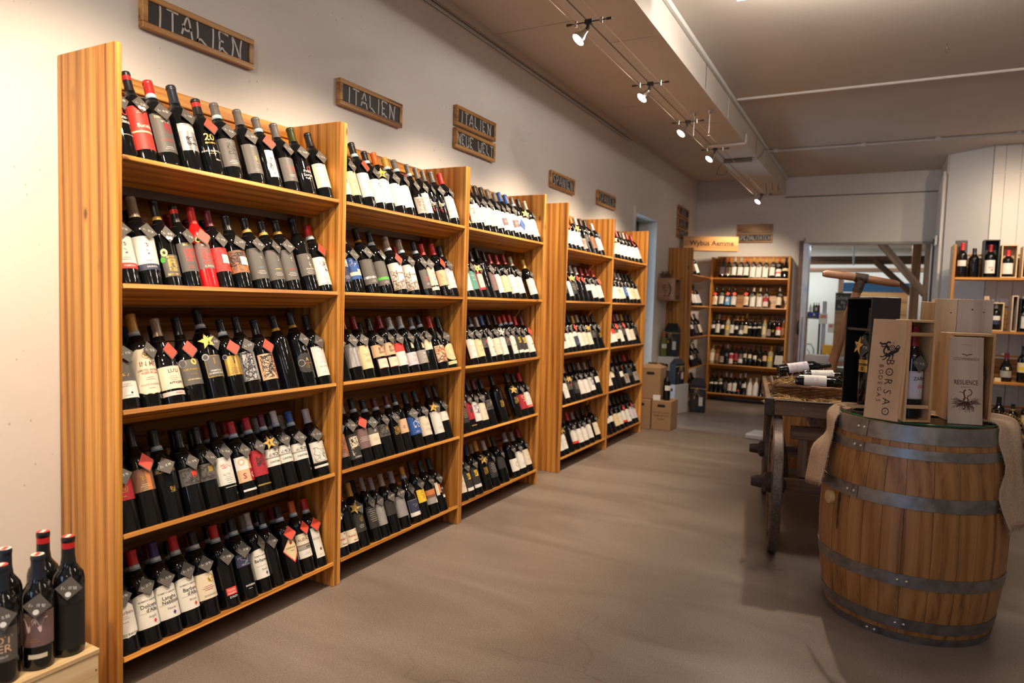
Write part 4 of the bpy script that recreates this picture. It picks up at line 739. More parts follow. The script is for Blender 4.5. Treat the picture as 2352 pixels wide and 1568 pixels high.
def tag_mesh(kind, i):
    """hung by a corner in the local plane y (right), z (up), thickness x"""
    k = ('t', kind, i)
    if k in _BM: return _BM[k]
    mb = MB(); s = .0225; th = .0012
    R45 = lambda a: RX(a)
    if kind == 'star' or kind == 'paleS':
        pts = [((.030 if j % 2 == 0 else .0125)*math.sin(2*PI*j/10), (.030 if j % 2 == 0 else .0125)*math.cos(2*PI*j/10)) for j in range(10)]
        vs = [(0, x, z) for x, z in pts]+[(.0022, x, z) for x, z in pts]+[(.0022, 0, 0), (0, 0, 0)]
        fs = [(j, (j+1) % 10, 10+(j+1) % 10, 10+j) for j in range(10)]+[(20, 10+j, 10+(j+1) % 10) for j in range(10)]+[(21, (j+1) % 10, j) for j in range(10)]
        mb.add(vs, fs, 0); _BM[k] = mb.mesh('gold_star' if kind == 'star' else 'pale_star', [GOLD if kind == 'star' else PALES]); return _BM[k]
    mb.box((0, -s, -s), (th, s, s), 0, R45(PI/4))
    vs, fs = strokes(PRICES[i % len(PRICES)], .0075, .0042, .0009, .12, 2)
    mb.add([(th+.0003, x, y+.001) for x, y in vs], fs, 1)
    mb.add([(th+.0003, x, y) for x, y in ribbon([(0, .0305), (.001, .0235)], .0012)[0]], [(0, 1, 3, 2)], 3)
    if kind == 'dots':
        for dx, dz in ((-.0065, -.015), (.0075, -.0155)): mb.add([(th+.0004, dx+.0068*math.cos(2*PI*j/12), dz+.0068*math.sin(2*PI*j/12)) for j in range(12)], [tuple(range(12))], 1)
    if kind == 'dot1': mb.add([(th+.0004, .0+.007*math.cos(2*PI*j/12), -.016+.007*math.sin(2*PI*j/12)) for j in range(12)], [tuple(range(12))], 1)
    if kind == 'red': mb.box((th+.0006, -s*.96+.002, -s*.96+.003), (th+.0012, s*.96+.002, s*.96+.003), 2, R45(PI/4+.05))
    _BM[k] = mb.mesh('price_tag', [SLATE, CHALK, REDP, STR]); return _BM[k]
def string_mesh(sh):
    k = ('s', sh)
    if k not in _BM:
        z = CAPZ[sh]-.016; r = rad(sh, z)+.0012
        mb = MB().tube([(r*math.cos(2*PI*i/12), r*math.sin(2*PI*i/12), z+.003*math.cos(2*PI*i/12)*-1) for i in range(12)], .0007, 4, closed=True)
        mb.tube([(r, .002, z-.003), (rad(sh, z-.015)+.003, .004, z-.016), (.036, .006, z-.033)], .0007, 4)
        _BM[k] = mb.mesh('string', [STR])
    return _BM[k]
ORD = ['first', 'second', 'third', 'fourth', 'fifth', 'sixth', 'seventh', 'eighth', 'ninth', 'tenth', 'eleventh', 'twelfth', 'thirteenth', 'fourteenth', 'fifteenth', 'sixteenth', 'seventeenth']
def bottle(M, sh, cap, lab, tg, label, group, fine=True, phi=-.15, tphi=.2, sc=(1, 1, 1), seed=0, glass=None, name='wine_bottle', cat='bottle'):
    R = random.Random(seed*7919+13)
    r = empty(name, M @ RZ(phi) @ Matrix.Diagonal((sc[0], sc[1], sc[2], 1))); tag(r, label, cat, group)
    link('glass_body', body_mesh(sh, fine, glass), r); link('capsule', cap_mesh(sh, cap.rstrip('+'), fine), r)
    if cap.endswith('+'): link('neck_band', band_mesh(sh), r)
    lm = label_mesh(sh, lab, fine)
    if lm is not None: link('label', lm, r)
    if tg != '-':
        zc = CAPZ[sh]-.060; rr = rad(sh, zc)+.0032
        def put(nm, me, a, z, roll, dr=0.0):
            return link(nm, me, r, RZ(a) @ T(rr+dr, 0, z) @ RY(math.radians(-9)) @ RX(roll))
        kind = {'t': 'plain', 'd': 'dots', 'r': 'red', 's': 'plain', 'S': 'plain', '1': 'dot1'}[tg]
        t = put('price_tag', tag_mesh(kind, R.randrange(12)), tphi+R.uniform(-.18, .18), zc, R.uniform(-.22, .22))
        if kind == 'red': t['label'] = 'price tag covered by a red paper square'
        if tg in 'sS': put('gold_star' if tg == 's' else 'pale_star', tag_mesh('star' if tg == 's' else 'paleS', 0), tphi-.55, zc+.004, R.uniform(-.4, .4), .004)
        if fine: link('string', string_mesh(sh), r, RZ(tphi))
    return r
ROWN = ['top shelf', 'second shelf', 'middle shelf', 'fourth shelf', 'bottom shelf']
RKN = ['nearest rack', 'second rack', 'third rack', 'fourth rack', 'fifth rack', 'corner rack', 'far-wall rack']
TABLE = '''
0 0|-0.930:B:k:montes:t -0.862:T:kr:bucefalo:d -0.776:B:r+:greyred:t -0.682:T:n:greywhite:t -0.595:B:kR:twenty:r -0.517:B:g+:greyk:t -0.416:B:g:greyk2:t -0.332:B:g+:whitenar:r -0.244:B:g:greyscr:t -0.155:B:e:blacktxt:t -0.057:B:k:cream:t
0 1|-0.919:B:c:whitered:t -0.829:H:c:whiteblue:t -0.746:H:ky:goldtree:d -0.679:B:kR:redtree:t -0.612:B:r:redbottle:r -0.545:B:m:otto:t -0.469:B:k:ottobrown:t -0.383:B:ky:grey3:t -0.304:B:ky:grey4:t -0.228:B:ky:grey5:t -0.124:T:k:yate:- -0.046:B:r+:whitevine:r
0 2|-0.928:B:y:greywht:t -0.845:H:y+:inme:t -0.749:G:c:luli:r -0.669:G:k:futur:r -0.575:T:k+:oneg:s -0.489:B:k+:onegold:r -0.417:B:k:greypat:t -0.333:B:k:bronzepat:r -0.233:B:ky:none:- -0.138:T:ky:darkarch:t -0.050:B:k:whitesal:t
0 3|-0.927:B:k:maroon:t -0.851:T:k:copper:r -0.748:H:k+:silent:t -0.663:B:k:darkred:t -0.591:B:k:darkgold:t -0.520:B:k:bird:t -0.439:B:r+:quad:t -0.367:B:r+:redlab:t -0.293:B:m+:landsc:s -0.227:B:w+:landsc:t -0.150:B:b+:landsc:t -0.052:B:w:birdw:t
0 4|-0.921:B:r+:enzo:t -0.840:B:r+:dolc:t -0.759:B:p+:lang:t -0.682:B:r+:barb:t -0.604:B:k+:yseal:t -0.513:B:r+:redlow:t -0.431:B:k+:slate:t -0.355:B:s+:barb2:t -0.291:B:k+:none:t -0.204:B:k+:diamond:r -0.128:B:o+:audi:r -0.057:B:r+:narroww:r
1 0|0.084:B:k:pinkw:- 0.144:B:k:ycream:t 0.223:T:k+:lilac:r 0.300:B:k+:wring:t 0.371:B:o:wplain:s 0.451:B:y+:wtxt:t 0.524:B:g+:wtxt:t 0.638:G:g+:brownb:t 0.695:B:g:pinkw:t 0.758:B:g:cline:t 0.836:B:g:cline:t 0.925:B:r:wline:t
1 1|0.083:B:k:navy:t 0.157:B:k:bluebeige:t 0.259:T:ky:greysil:t 0.351:T:n+:greygrn:d 0.475:H:c+:roots:r 0.579:H:c+:roots:t 0.696:B:n+:greyscr:t 0.763:B:r:creamr:t 0.862:B:r:creamor:r 0.935:B:k:lilacw:t
1 2|0.076:B:w:none:t 0.165:B:R:silver:t 0.240:B:R:ycream:t 0.347:B:k:peach2:t 0.427:B:R:peach2:t 0.503:B:s+:redwhite:t 0.590:B:s+:lowlilac:t 0.681:B:g+:lowbrown:t 0.752:B:k+:ysmall:t 0.851:G:r:orangepat:t 0.945:G:k:ovalcream:t
1 3|0.086:B:w:orangebr:t 0.164:B:v:figure:t 0.239:B:k+:mauve:r 0.314:B:k+:greycream:t 0.396:B:m+:darkgold:t 0.489:B:m+:ornament:t 0.554:B:k+:tan:- 0.643:B:k:bluelab:t 0.729:B:k:creamdot:t 0.843:B:k:wplain:s 0.916:B:k:wsmall:t
1 4|0.084:B:R:rumacr:d 0.157:B:R:rumacr:- 0.226:B:y:starlab:s 0.320:B:v:darktxt:t 0.383:B:v:silver:t 0.458:B:c:darkgrey:t 0.539:B:v:silver:t 0.640:G:y+:slatewhite:t 0.713:B:k:yellow:t 0.798:B:k:sunset:t 0.878:B:k:multi:t
2 0|1.073:B:r:redlab:t 1.140:B:k:pinkw:t 1.208:B:k:lilac:t 1.288:B:k:wtxt:t 1.361:B:k:pale:t 1.442:B:g:wtxt:t 1.520:B:g:mauvew:t 1.589:B:b:wplain:t 1.666:B:b:mauvew:t 1.752:B:g+:blueshape:- 1.841:B:k:wplain:s 1.939:B:c:wpic:t
2 1|1.103:B:k:wplain:t 1.175:B:R:teal:t 1.250:B:k:redframe:s 1.332:T:k:none:- 1.412:B:k:mauvered:t 1.478:B:R:wline:t 1.563:B:R:ycream:t 1.663:B:R:wline:t 1.755:B:c:wtxt:t 1.935:B:y:wtxt:t
2 2|1.187:H:m+:wtxt:t 1.262:B:k+:ycream:t 1.339:B:s:darkred:t 1.403:B:b:wpic:t 1.486:H:k:cream:t 1.565:B:k:wtxt:S 1.629:B:r+:darkred:t 1.696:B:r+:wpic:t 1.770:B:r+:yflower:t 1.840:B:r:yflower:t 1.931:B:m:wpic:r
2 3|1.116:B:k:darktxt:t 1.184:B:k:redlab:t 1.254:B:k:wgrape:t 1.326:B:m:cream:t 1.411:B:k:darkgold:- 1.556:B:k:ornament:- 1.753:B:k:ornament:s 1.842:B:k:redtxt:t 1.927:B:r:whitered:t
2 4|1.098:B:k:cream:t 1.171:B:n:yflower:t 1.260:B:n:yflower:t 1.375:B:y:ornament:s 1.468:B:s:darktxt:t 1.593:B:k:darkgrey:t 1.749:B:v+:ovalw:t 1.844:B:v:wplain:t 1.936:B:R:cream:t
3 0|2.463:B:k:wtxt:r 2.537:B:s:pinkw:r 2.621:B:s:wtxt:t 2.708:B:o:wpic:s 2.807:B:s:brownb:t 2.909:B:k:darkred:t 3.014:B:k:orangebr:t 3.164:B:s:lilacw:t
3 1|2.490:B:R:darktxt:r 2.564:B:y:wplain:r 2.658:B:n:darktxt:s 2.746:B:s:none:r 2.846:B:s:none:r 2.958:B:R:wsmall:t 3.075:B:R:wtxt:t 3.207:B:r:wtxt:r
3 2|2.484:B:b:greywht:t 2.559:B:b:wtxt:t 2.643:B:b:wtxt:t 2.731:B:k:navy:r 2.821:B:y:wtxt:t 2.913:B:c:cream:t 3.018:B:k:cream:s 3.127:B:k:darkgold:t 3.250:B:k:ornament:t
3 3|2.470:B:k:wsmall:r 2.561:B:k:wtxt:t 2.663:B:c:darkred:s 2.777:B:k:darktxt:t 2.878:B:k:wtxt:t 2.981:B:v:wtxt:t 3.108:B:v:wgrape:t 3.241:B:k:wsmall:t
3 4|2.481:B:k:wtxt:t 2.563:B:k:wtxt:s 2.665:B:k:none:t 2.779:B:r:whitered:t 2.880:B:v:wtxt:t 2.983:B:k:wplain:t 3.100:B:k:wtxt:t 3.252:B:k:cream:t
4 0|3.486:B:r:wtxt:t 3.566:B:y:ycream:s 3.659:B:s:wtxt:t 3.756:B:R:wtxt:t 3.854:B:k:wtxt:t 3.956:B:c:wtxt:t 4.061:B:R:wtxt:r 4.196:B:R:lilacw:r
4 1|3.510:B:R:wtxt:t 3.590:B:s:wtxt:t 3.684:B:R:pinkw:t 3.780:B:s:cream:t 3.879:B:s:bluelab:t 3.982:B:k:wtxt:t 4.087:B:k:ycream:t 4.208:B:k:cream:t
4 2|3.510:B:c:wtxt:t 3.602:B:k:redwhite:t 3.696:B:R:greycream:r 3.792:B:R:wtxt:t 3.892:B:c:darkgold:r 4.007:B:y:wtxt:t 4.126:B:k:cream:t 4.248:B:k:darkgrey:t
4 3|3.522:B:R:cream:t 3.625:B:R:ysmall:t 3.744:B:R:none:t 3.866:B:k:wsmall:r 3.993:B:k:brownb:t 4.124:B:r:darkgrey:t 4.274:B:R:brownb:t
4 4|3.534:B:k:wsmall:t 3.637:B:m:wsmall:t 3.756:B:c:ycream:t 3.866:B:k:cream:t 3.979:B:k:whitered:r 4.096:B:k:wpic:t 4.217:B:k:lilacw:r 4.328:B:k:lilacw:t
5 0|6.432:B:o:orangebr:t 6.622:B:y:wplain:t
5 1|6.487:B:k:wplain:r 6.629:B:s:wtxt:t 6.825:B:k:lilacw:t
5 2|6.541:B:k:wsmall:t 6.733:B:k:greyk:t 6.958:B:c:cream:t
5 3|6.595:B:k:wsmall:t 6.763:B:k:darkred:t 6.989:B:s:darktxt:t
5 4|6.721:B:R:redlab:t 6.943:B:k:darktxt:t
6 0|0.441:B:R:lilacw:t 0.516:B:o:ycream:s 0.595:B:s:wplain:t 0.673:B:s:wplain:t 0.751:B:o:wtxt:t 0.834:B:y:wbig:t 0.911:B:y:wbig:t 0.992:B:y:wbig:t 1.078:B:y:wtxt:t 1.158:B:o:redband:t 1.243:G:k:creamband:-
6 1|0.362:B:k:orangew:r 0.449:B:k:wtxt:t 0.529:B:k:bluediag:r 0.608:B:k:blued2:r 0.770:B:k:orangew:r 0.853:B:s:wbig:t 0.936:B:c:wbig:s 1.017:B:k:pinkb:t 1.178:B:c:cream:t
6 2|0.363:B:k:wsmall:- 0.427:B:s:wplain:- 0.490:B:o:wsmall:- 0.553:B:y:yellow:- 0.621:B:k:wtxt:- 0.683:B:y:wsmall:- 0.734:B:y:greywht:- 0.790:L:y:ycream:- 0.851:B:k:wstrip:- 0.911:B:k:wstrip:- 0.977:B:k:wstrip:- 1.042:A:y:ycream:- 1.101:B:k:brownb:- 1.160:B:n:ydot:- 1.219:B:p:redwhite:- 1.272:A:v:orangebr:-
6 3|0.359:A:y:pale:- 0.428:A:m:orangebr:- 0.492:B:k:brownb:- 0.555:B:s:slate:- 0.612:B:k:pinkb:- 0.669:B:R:redlab:- 0.731:B:k:greywht:- 0.792:B:m:ysmall:- 0.853:B:m:ysmall:- 0.920:B:k:wsmall:- 0.980:B:k:ydot:- 1.040:B:R:tan:- 1.110:B:y:yellow:- 1.180:B:k:none:- 1.244:B:s:tan:-
6 4|0.377:B:k:wstrip:- 0.436:B:k:wstrip:- 0.499:B:k:wstrip:s 0.557:B:s:darktxt:- 0.608:B:s:cream:- 0.671:B:R:wtxt:- 0.727:B:s:redlow:- 0.795:B:s:wsmall:- 0.867:K:w:wbig:- 0.945:K:w:wbig:- 1.016:B:k:none:-
'''
def tilt_frame(M, y, z, s):
    return M @ Matrix(((CS, 0, -SN, D-s*CS), (0, 1, 0, y), (SN, 0, CS, z-s*SN), (0, 0, 0, 1)))
BACKROW = {(0, 0): [(-.815, 'r', 'red'), (-.735, 'g', None)], (0, 1): [(-.88, 'k', None), (-.79, 'k', None), (-.64, 'R', None), (-.57, 'm', None), (-.50, 'k', None)], (0, 2): [(-.80, 'b', None), (-.70, 'k', None)],
           (0, 3): [(-.80, 'k+', None), (-.70, 'k', None), (-.62, 'k', None), (-.55, 'k', None), (-.485, 'R+', None), (-.40, 'R+', None), (-.32, 'k+', None), (-.25, 's+', None), (-.18, 'n+', None), (-.12, 's+', None)],
           (0, 4): [(-.88, 'R+', None), (-.80, 'p+', None), (-.72, 'R+', None), (-.645, 'k+', None), (-.56, 'R+', None), (-.475, 'k+', None), (-.39, 'k+', None), (-.315, 's+', None), (-.24, 'n+', None), (-.165, 'R+', None)],
           (1, 0): [(.185, 'k', None), (.41, 'g', None), (.49, 'k', None), (.60, 'k', None), (.72, 'R', None)], (1, 1): [(.41, 'n+', None), (.64, 'r', None)], (1, 2): [(.38, 'k', None), (.52, 'r', None), (.63, 's+', None)], (1, 4): [(.19, 'k', None), (.35, 'k', None)],
           (2, 1): [(1.31, 'k', None), (1.46, 'm', None)], (2, 3): [(1.5, 'k', None)], (2, 4): [(1.45, 's', None), (1.69, 'y', None)]}
nb = 0
for ln in TABLE.strip().splitlines():
    key, body = ln.split('|'); un, rw = map(int, key.split()); M, y0 = UM[un]; fine = un < 3
    its = [t.split(':') for t in body.split()]
    ys = [float(t[0])-y0 for t in its]; Wd = (0.977, .990, .9997, .990, .993, 1.035, 1.0)[un]
    scx = []
    rr = [max(p[0] for p in PROF[t[1]]) for t in its]
    for i in range(len(ys)):                       # slimmer bottles where the row is packed tighter than one bottle width
        gaps = [ys[i+1]-ys[i]] if i+1 < len(ys) else []
        if i: gaps.append(ys[i]-ys[i-1])
        g = (min(gaps) if gaps else .08); scx.append(min(1.0, max(.80, (g-.001)/(2*rr[i]))))
    for _ in range(60):
        for i in range(len(ys)-1):
            need = rr[i]*scx[i]+rr[i+1]*scx[i+1]+.0008; d = need-(ys[i+1]-ys[i])
            if d > 0: ys[i] -= d/2; ys[i+1] += d/2
        ys[0] = max(ys[0], .0245+rr[0]*scx[0]); ys[-1] = min(ys[-1], Wd-.0245-rr[-1]*scx[-1])
    for i, t in enumerate(its):
        R = random.Random(un*977+rw*131+i)
        _, sh, cap, lab, tg = t
        tall = 1.0+R.uniform(-.02, .045)
        gl = 'red' if lab == 'redbottle' else None
        if un == 6: gl = {'yellow': 'clear', 'pale': 'clear', 'orangebr': 'amber'}.get(lab); gl = 'white' if sh == 'K' else gl
        if un == 6 and sh == 'A' and lab == 'ycream': gl = 'clear'
        cw = CC[cap.rstrip('+')[0]][0]
        end = 'near end' if un < 6 else 'corner end'
        lb = '%s-capped bottle with %s, %s from %s, %s, %s' % (cw.replace(' ', '-'), desc(lab), ORD[i], end, ROWN[rw], RKN[un])
        nm = 'wine_bottle' if un < 6 else 'speciality_bottle'
        bottle(tilt_frame(M, ys[i], ZS[rw], rr[i]*.96+.0005), sh, cap, lab, tg, lb, 'bottles on the %s of the %s' % (ROWN[rw], RKN[un]), fine,
               phi=R.uniform(-.30, -.10), tphi=R.uniform(.12, .34), sc=(scx[i], scx[i], tall), seed=un*1000+rw*100+i, glass=gl, name=nm)
    for i, (y, cap, gl) in enumerate(BACKROW.get((un, rw), [])):
        cw = CC[cap.rstrip('+')[0]][0]
        yy = max(.064, min(Wd-.064, y-y0))
        bottle(tilt_frame(M, yy, ZS[rw], .1235), 'B', cap, 'none', '-', '%s-capped bottle half hidden in the back row, %s from near end, %s, %s' % (cw.replace(' ', '-'), ORD[i], ROWN[rw], RKN[un]), 'back row bottles of the %s' % RKN[un], True, sc=(.97, .97, 1.0+.02*(i % 3)), seed=i, glass=gl)

# ================================================================== wall signs
FR = wood('sign_frame', 1, (0.09, 0.032, 0.008), (0.40, 0.18, 0.045), (0.58, 0.31, 0.09), fine=70, strip=0, knots=False)
FRX = wood('sign_frame_across', 0, (0.09, 0.032, 0.008), (0.34, 0.16, 0.05), (0.50, 0.28, 0.10), fine=70, strip=0, knots=False)
SLB = plain('slate_board', (0.040, 0.033, 0.031), 0.6); CHK = plain('chalk_line', (0.62, 0.60, 0.58), 0.8)
def sign(M, w, h, txt, label, gh, gw, lw, group=None, fr=.022, gap=.3, th=.026):
    """local x = depth off the wall, y = to the right, z = up, origin at the lower left"""
    r = empty('sign_board', M); tag(r, label, 'sign', group)
    f = FR
    for a, b in (((0, 0, 0), (th, w, fr)), ((0, 0, h-fr), (th, w, h)), ((0, 0, fr), (th, fr, h-fr)), ((0, w-fr, fr), (th, w, h-fr))):
        MB().box(a, b, 0, None, .0025).obj('frame_bar', f, r)
    bx('slate_panel', (0.002, fr, fr), (th-.007, w-fr, h-fr), SLB, r)
    if txt:
        vs, fs = strokes(txt, gh, gw, lw, gap, 5)
        MB().add([(th-.0062, w/2+x, h/2+z) for x, z in vs], fs).obj('lettering', CHK, r)
    return r
sg = 'chalkboard signs on the shelf wall'
sign(T(0.002, -.70, 2.170), .478, .120, 'ITALIEN', 'chalkboard sign reading ITALIEN above the nearest rack', .074, .047, .0075, sg)
sign(T(0.002, .280, 2.168), .482, .124, 'ITALIEN', 'chalkboard sign reading ITALIEN hanging alone above the second rack', .074, .047, .0075, sg)
sign(T(0.002, 1.287, 2.314), .478, .120, 'ITALIEN', 'chalkboard sign reading ITALIEN above the NEUE WELT sign', .074, .047, .0075, sg)
sign(T(0.002, 1.287, 2.180), .478, .120, 'NEUE WELT', 'chalkboard sign reading NEUE WELT under an ITALIEN sign', .066, .037, .0068, sg)
sign(T(0.002, 2.650, 2.168), .468, .126, 'SPANIEN', 'chalkboard sign reading SPANIEN above the gap before the fourth rack', .074, .047, .0078, sg)
sign(T(0.002, 3.660, 2.174), .475, .128, 'SPANIEN', 'chalkboard sign reading SPANIEN above the fifth rack', .074, .047, .0078, sg)
for i, z in enumerate((2.150, 2.287, 2.424)):
    sign(T(0.002, 6.48, z), .515, .128, ('SPANIEN', 'WEINE', 'WEIN')[i], 'small chalkboard sign by the corner, %s of the stack of three' % ('lowest', 'middle one', 'topmost')[i], .062, .046, .0075, 'three signs stacked by the corner')
MFW = lambda x, z: T(x, 7.518, z) @ RZ(-PI/2)
r = empty('wooden_board', MFW(.566, 2.293)); tag(r, 'blank burnt wooden board above the SPEZIALITÄTEN sign', 'board')
FLAME = wood('flamed_board', 1, (0.12, 0.045, 0.015), (0.40, 0.22, 0.09), (0.62, 0.40, 0.19), fine=26, along=5, strip=0, knots=True)
bx('board', (0, 0, 0), (.022, .460, .112), FLAME, r, .003)
sign(MFW(.563, 2.160), .465, .122, 'SPEZIALITÄTEN', 'chalkboard sign reading SPEZIALITÄTEN on the far wall', .056, .026, .0055, None)
# crate with old-style lettering across the corner
v0, v1 = Vector((.05, 6.66)), Vector((.70, 6.90)); an = math.atan2(v1.y-v0.y, v1.x-v0.x)
r = empty('lettered_crate', T(v0.x, v0.y, 1.993) @ RZ(an)); tag(r, 'orange wooden crate lettered Wybus Aemme on top of the corner rack', 'crate')
CO = wood('crate_orange', 0, (0.34, 0.13, 0.03), (0.52, 0.235, 0.055), (0.60, 0.30, 0.085), fine=40, strip=0, knots=False)
ln = (v1-v0).length
bx('front_board', (0, 0, 0), (ln, .012, .185), CO, r, .002); bx('rear_board', (0, .108, 0), (ln, .12, .185), CO, r, .002)
bx('end_board', (0, .013, 0), (.012, .107, .185), CO, r); bx('end_board', (ln-.012, .013, 0), (ln, .107, .185), CO, r); bx('base_board', (.013, .013, 0), (ln-.013, .107, .01), CO, r)
vs, fs = text_geo('Wybus Aemme', .022); MB().add([(ln*.52+x*.088, -.0006, .098+z*.088) for x, z in vs], fs).obj('lettering', plain('burnt_print', (0.035, 0.014, 0.006), 0.8), r)

# ================================================================== crate with bottles beside the first rack
PX, PZ = pine_x(), pine_z()
PY = wood('pale_pine_y', 1, (0.56, 0.36, 0.17), (0.72, 0.52, 0.28), (0.82, 0.64, 0.40), fine=60, strip=0, rough=0.5, knots=False)
r = empty('wooden_crate', T(.10, -1.098, 0)); tag(r, 'pale wooden crate on the floor beside the nearest rack, bottles on top', 'crate')
bx('lid_board', (0, -.80, .235), (.338, 0, .25), PY, r, .002); bx('front_board', (.322, -.80, 0), (.336, -.002, .234), PY, r, .002); bx('rear_board', (0, -.80, 0), (.014, -.002, .234), PY, r)
bx('end_board', (.015, -.016, 0), (.321, -.002, .234), PX, r); bx('end_board', (.015, -.80, 0), (.321, -.786, .234), PX, r)
nl = MB()
for z in (.05, .19): nl.cyl((.3355, -.010, z), (.3368, -.010, z), .0025, 6)
nl.obj('nail', plain('nail', (0.12, 0.08, 0.05), 0.5, 0.6), r)
LAB['hot'] = [BG('G', .062, .150, .048), ('t', 'X', 'WELLAUER', .000, .142, .0075), ('t', 'P', 'HOT', .004, .118, .028), ('t', 'P', 'TER', .008, .096, .028), ('t', 'W', 'WEINGUT', .006, .075, .008)]+lines('X', .069, 1)
LAB['bigw'] = [BG('M', .066, .158, .050), ('t', 'X', 'WELLAUER', -.004, .152, .0075), ('t', 'k', 'W', .002, .124, .055), ('B', 'C', -.012, .030, .034, .046)]+lines('O', .086, 2)
LAB['dark'] = [('B', 'K', -.058, .058, .022, .185), ('B', 'D', -.055, .055, .152, .184)]
LAB['pinkp'] = [BG('k', .05, .15, .05), ('B', 'r', -.05, .05, .055, .10)]
DESC.update(hot='a grey label', bigw='a mauve W label', dark='black', pinkp='a pink label')
def stand(x, y, sh, cap, lab, tg, label, h=1.0, z=.2505, phi=-.75, topper=None):
    b = bottle(T(x, y, z), sh, cap, lab, tg, label, 'bottles on the pale crate', True, phi=phi, tphi=.35, sc=(1.02, 1.02, h), seed=int(x*1000+y*77))
    zt = PROF[sh][-1][1]+.0024; mats = [plain('cap_top_white', (.72, .66, .62), .5), plain('cap_top_red', (.55, .06, .04), .5)]
    MB().disc((0, 0, zt), PROF[sh][-1][0]+.0008, 16, 1 if topper == 'r' else 0).add([(-.012, -.004, zt+.0004), (.012, -.006, zt+.0004), (.012, .004, zt+.0004), (-.012, .006, zt+.0004)], [(0, 1, 2, 3)], 0 if topper == 'r' else 1).obj('cap_sticker', mats, b)
    return b
stand(.384, -1.152, 'T', 'kR', 'dark', '1', 'tall black bottle with red neck ring, touching the rack panel side of the crate', 1.0, topper='r')
stand(.388, -1.232, 'B', 'n', 'bigw', '1', 'dark bottle with a large W on a mauve label on the crate', 1.0, topper='w')
stand(.388, -1.318, 'B', 'n', 'hot', '1', 'dark screw-cap bottle with a grey HOT TER label on the crate', 1.0, topper='r')
stand(.290, -1.168, 'T', 'kR', 'dark', '-', 'tall black bottle with red neck ring behind the W bottle', 1.0, topper='r')
stand(.300, -1.268, 'B', 'n', 'dark', '-', 'dark navy-capped bottle behind the HOT TER bottle, by the wall', 1.03, topper='w')
stand(.384, -1.402, 'B', 'n', 'pinkp', 't', 'dark bottle with a pink label at the frame edge on the crate', 1.0, topper='r')

# ================================================================== barrels
HOOP = metal_noise('hoop_steel', (0.19, 0.175, 0.165), (0.33, 0.31, 0.30), 0.42, 0.8, 26); RIV = plain('rivet', (0.62, 0.56, 0.48), 0.3, 0.9)
BZ = 0.839
def brad(z, top=.291, mid=.345, bot=.302, H=BZ):
    t = z/H; return bot+(top-bot)*t+(mid-(top+bot)/2)*4*t*(1-t)
OAK = oak()
HOOPS = [(.772, .836), (.713, .749), (.526, .576), (.224, .271), (.049, .093), (.0, .029)]
def barrel(x, y, label, hoops, seam0=-1.95, ns=26, rot=0.0):
    r = empty('wine_barrel', T(x, y, 0) @ RZ(rot)); tag(r, label, 'barrel', None)
    R = random.Random(5); ws = [R.uniform(.8, 1.25) for _ in range(ns)]; tot = sum(ws); a = 0
    for w in ws:
        da = 2*PI*w/tot; g = .0022; a0, a1 = a+g, a+da-g; a += da
        mb = MB(); vs = []; fs = []; nz, na = 12, 3; dep = R.uniform(-.0008, .0008)
        for k in range(nz+1):
            z = .002+(BZ-.006)*k/nz; rr = brad(z)+dep
            for i in range(na+1):
                t = a0+(a1-a0)*i/na; vs.append((rr*math.cos(t), rr*math.sin(t), z))
            vs.append(((rr-.022)*math.cos(a1), (rr-.022)*math.sin(a1), z)); vs.append(((rr-.022)*math.cos(a0), (rr-.022)*math.sin(a0), z))
        m = na+3
        for k in range(nz):
            for i in range(m): fs.append((k*m+i, k*m+(i+1) % m, (k+1)*m+(i+1) % m, (k+1)*m+i))
        fs.append(tuple(reversed(range(m)))); fs.append(tuple(nz*m+i for i in range(m)))
        mb.add(vs, fs).obj('stave', OAK, r, smooth=35)
    MB().lathe([(0, BZ-.035), (.272, BZ-.035), (.272, BZ-.045), (0, BZ-.045)], 32).obj('head', wood('barrel_head', 0, (0.20, 0.09, 0.03), (0.40, 0.22, 0.08), (0.5, 0.3, 0.12), fine=50, strip=.08), r, smooth=30)
    for k, (z0, z1) in enumerate(hoops):
        n = 5; pr = []
        for i in range(n+1): z = z0+(z1-z0)*i/n; pr.append((brad(z)+.0035, z))
        pr = [(brad(z0)+.0005, z0)]+pr+[(brad(z1)+.0005, z1)]
        h = MB().lathe(pr, 72).obj('hoop', HOOP, r, smooth=35)
        # overlapping end and two rivets
        sa = seam0+(0, 0, 0, .62, .62, .30)[k]; zc = (z0+z1)/2
        MB().lathe([(brad(z)+.0062, z) for z in (z0+.001, zc, z1-.001)], 8, 0, None, sa-.22, sa).obj('hoop_overlap', HOOP, h, smooth=30)
        for da, dz in ((-.045, 0), (-.135, 0)):
            rr = brad(zc)+.0062; Mx = RZ(sa+da) @ T(rr, 0, zc+dz) @ RY(PI/2)
            MB().lathe([(.0065, 0), (.006, .0022), (.004, .0038), (0, .0044)], 10).obj('rivet', RIV, h, smooth=60, M=Mx)
    return r
b1 = barrel(2.485, 1.086, 'oak wine barrel in front, carrying the wooden wine boxes', HOOPS, seam0=-2.18)
z = .49; a = -2.60; rr = brad(z)
MB().lathe([(.0285, 0), (.0275, .012), (.026, .016), (0, .016)], 20).obj('bung', wood('bung_wood', 0, (.40, .22, .08), (.56, .34, .14), (.66, .44, .22), fine=50, strip=0, knots=False), b1, smooth=40, M=RZ(a) @ T(rr-.002, 0, z) @ RY(PI/2))
STAIN = plain('wine_stain', (0.035, 0.014, 0.008), 0.35)
vs = []; fs = []
pts = [(.535, .004), (.52, .008), (.50, .014), (.47, .010), (.44, .011), (.42, .007), (.395, .010), (.37, .003)]
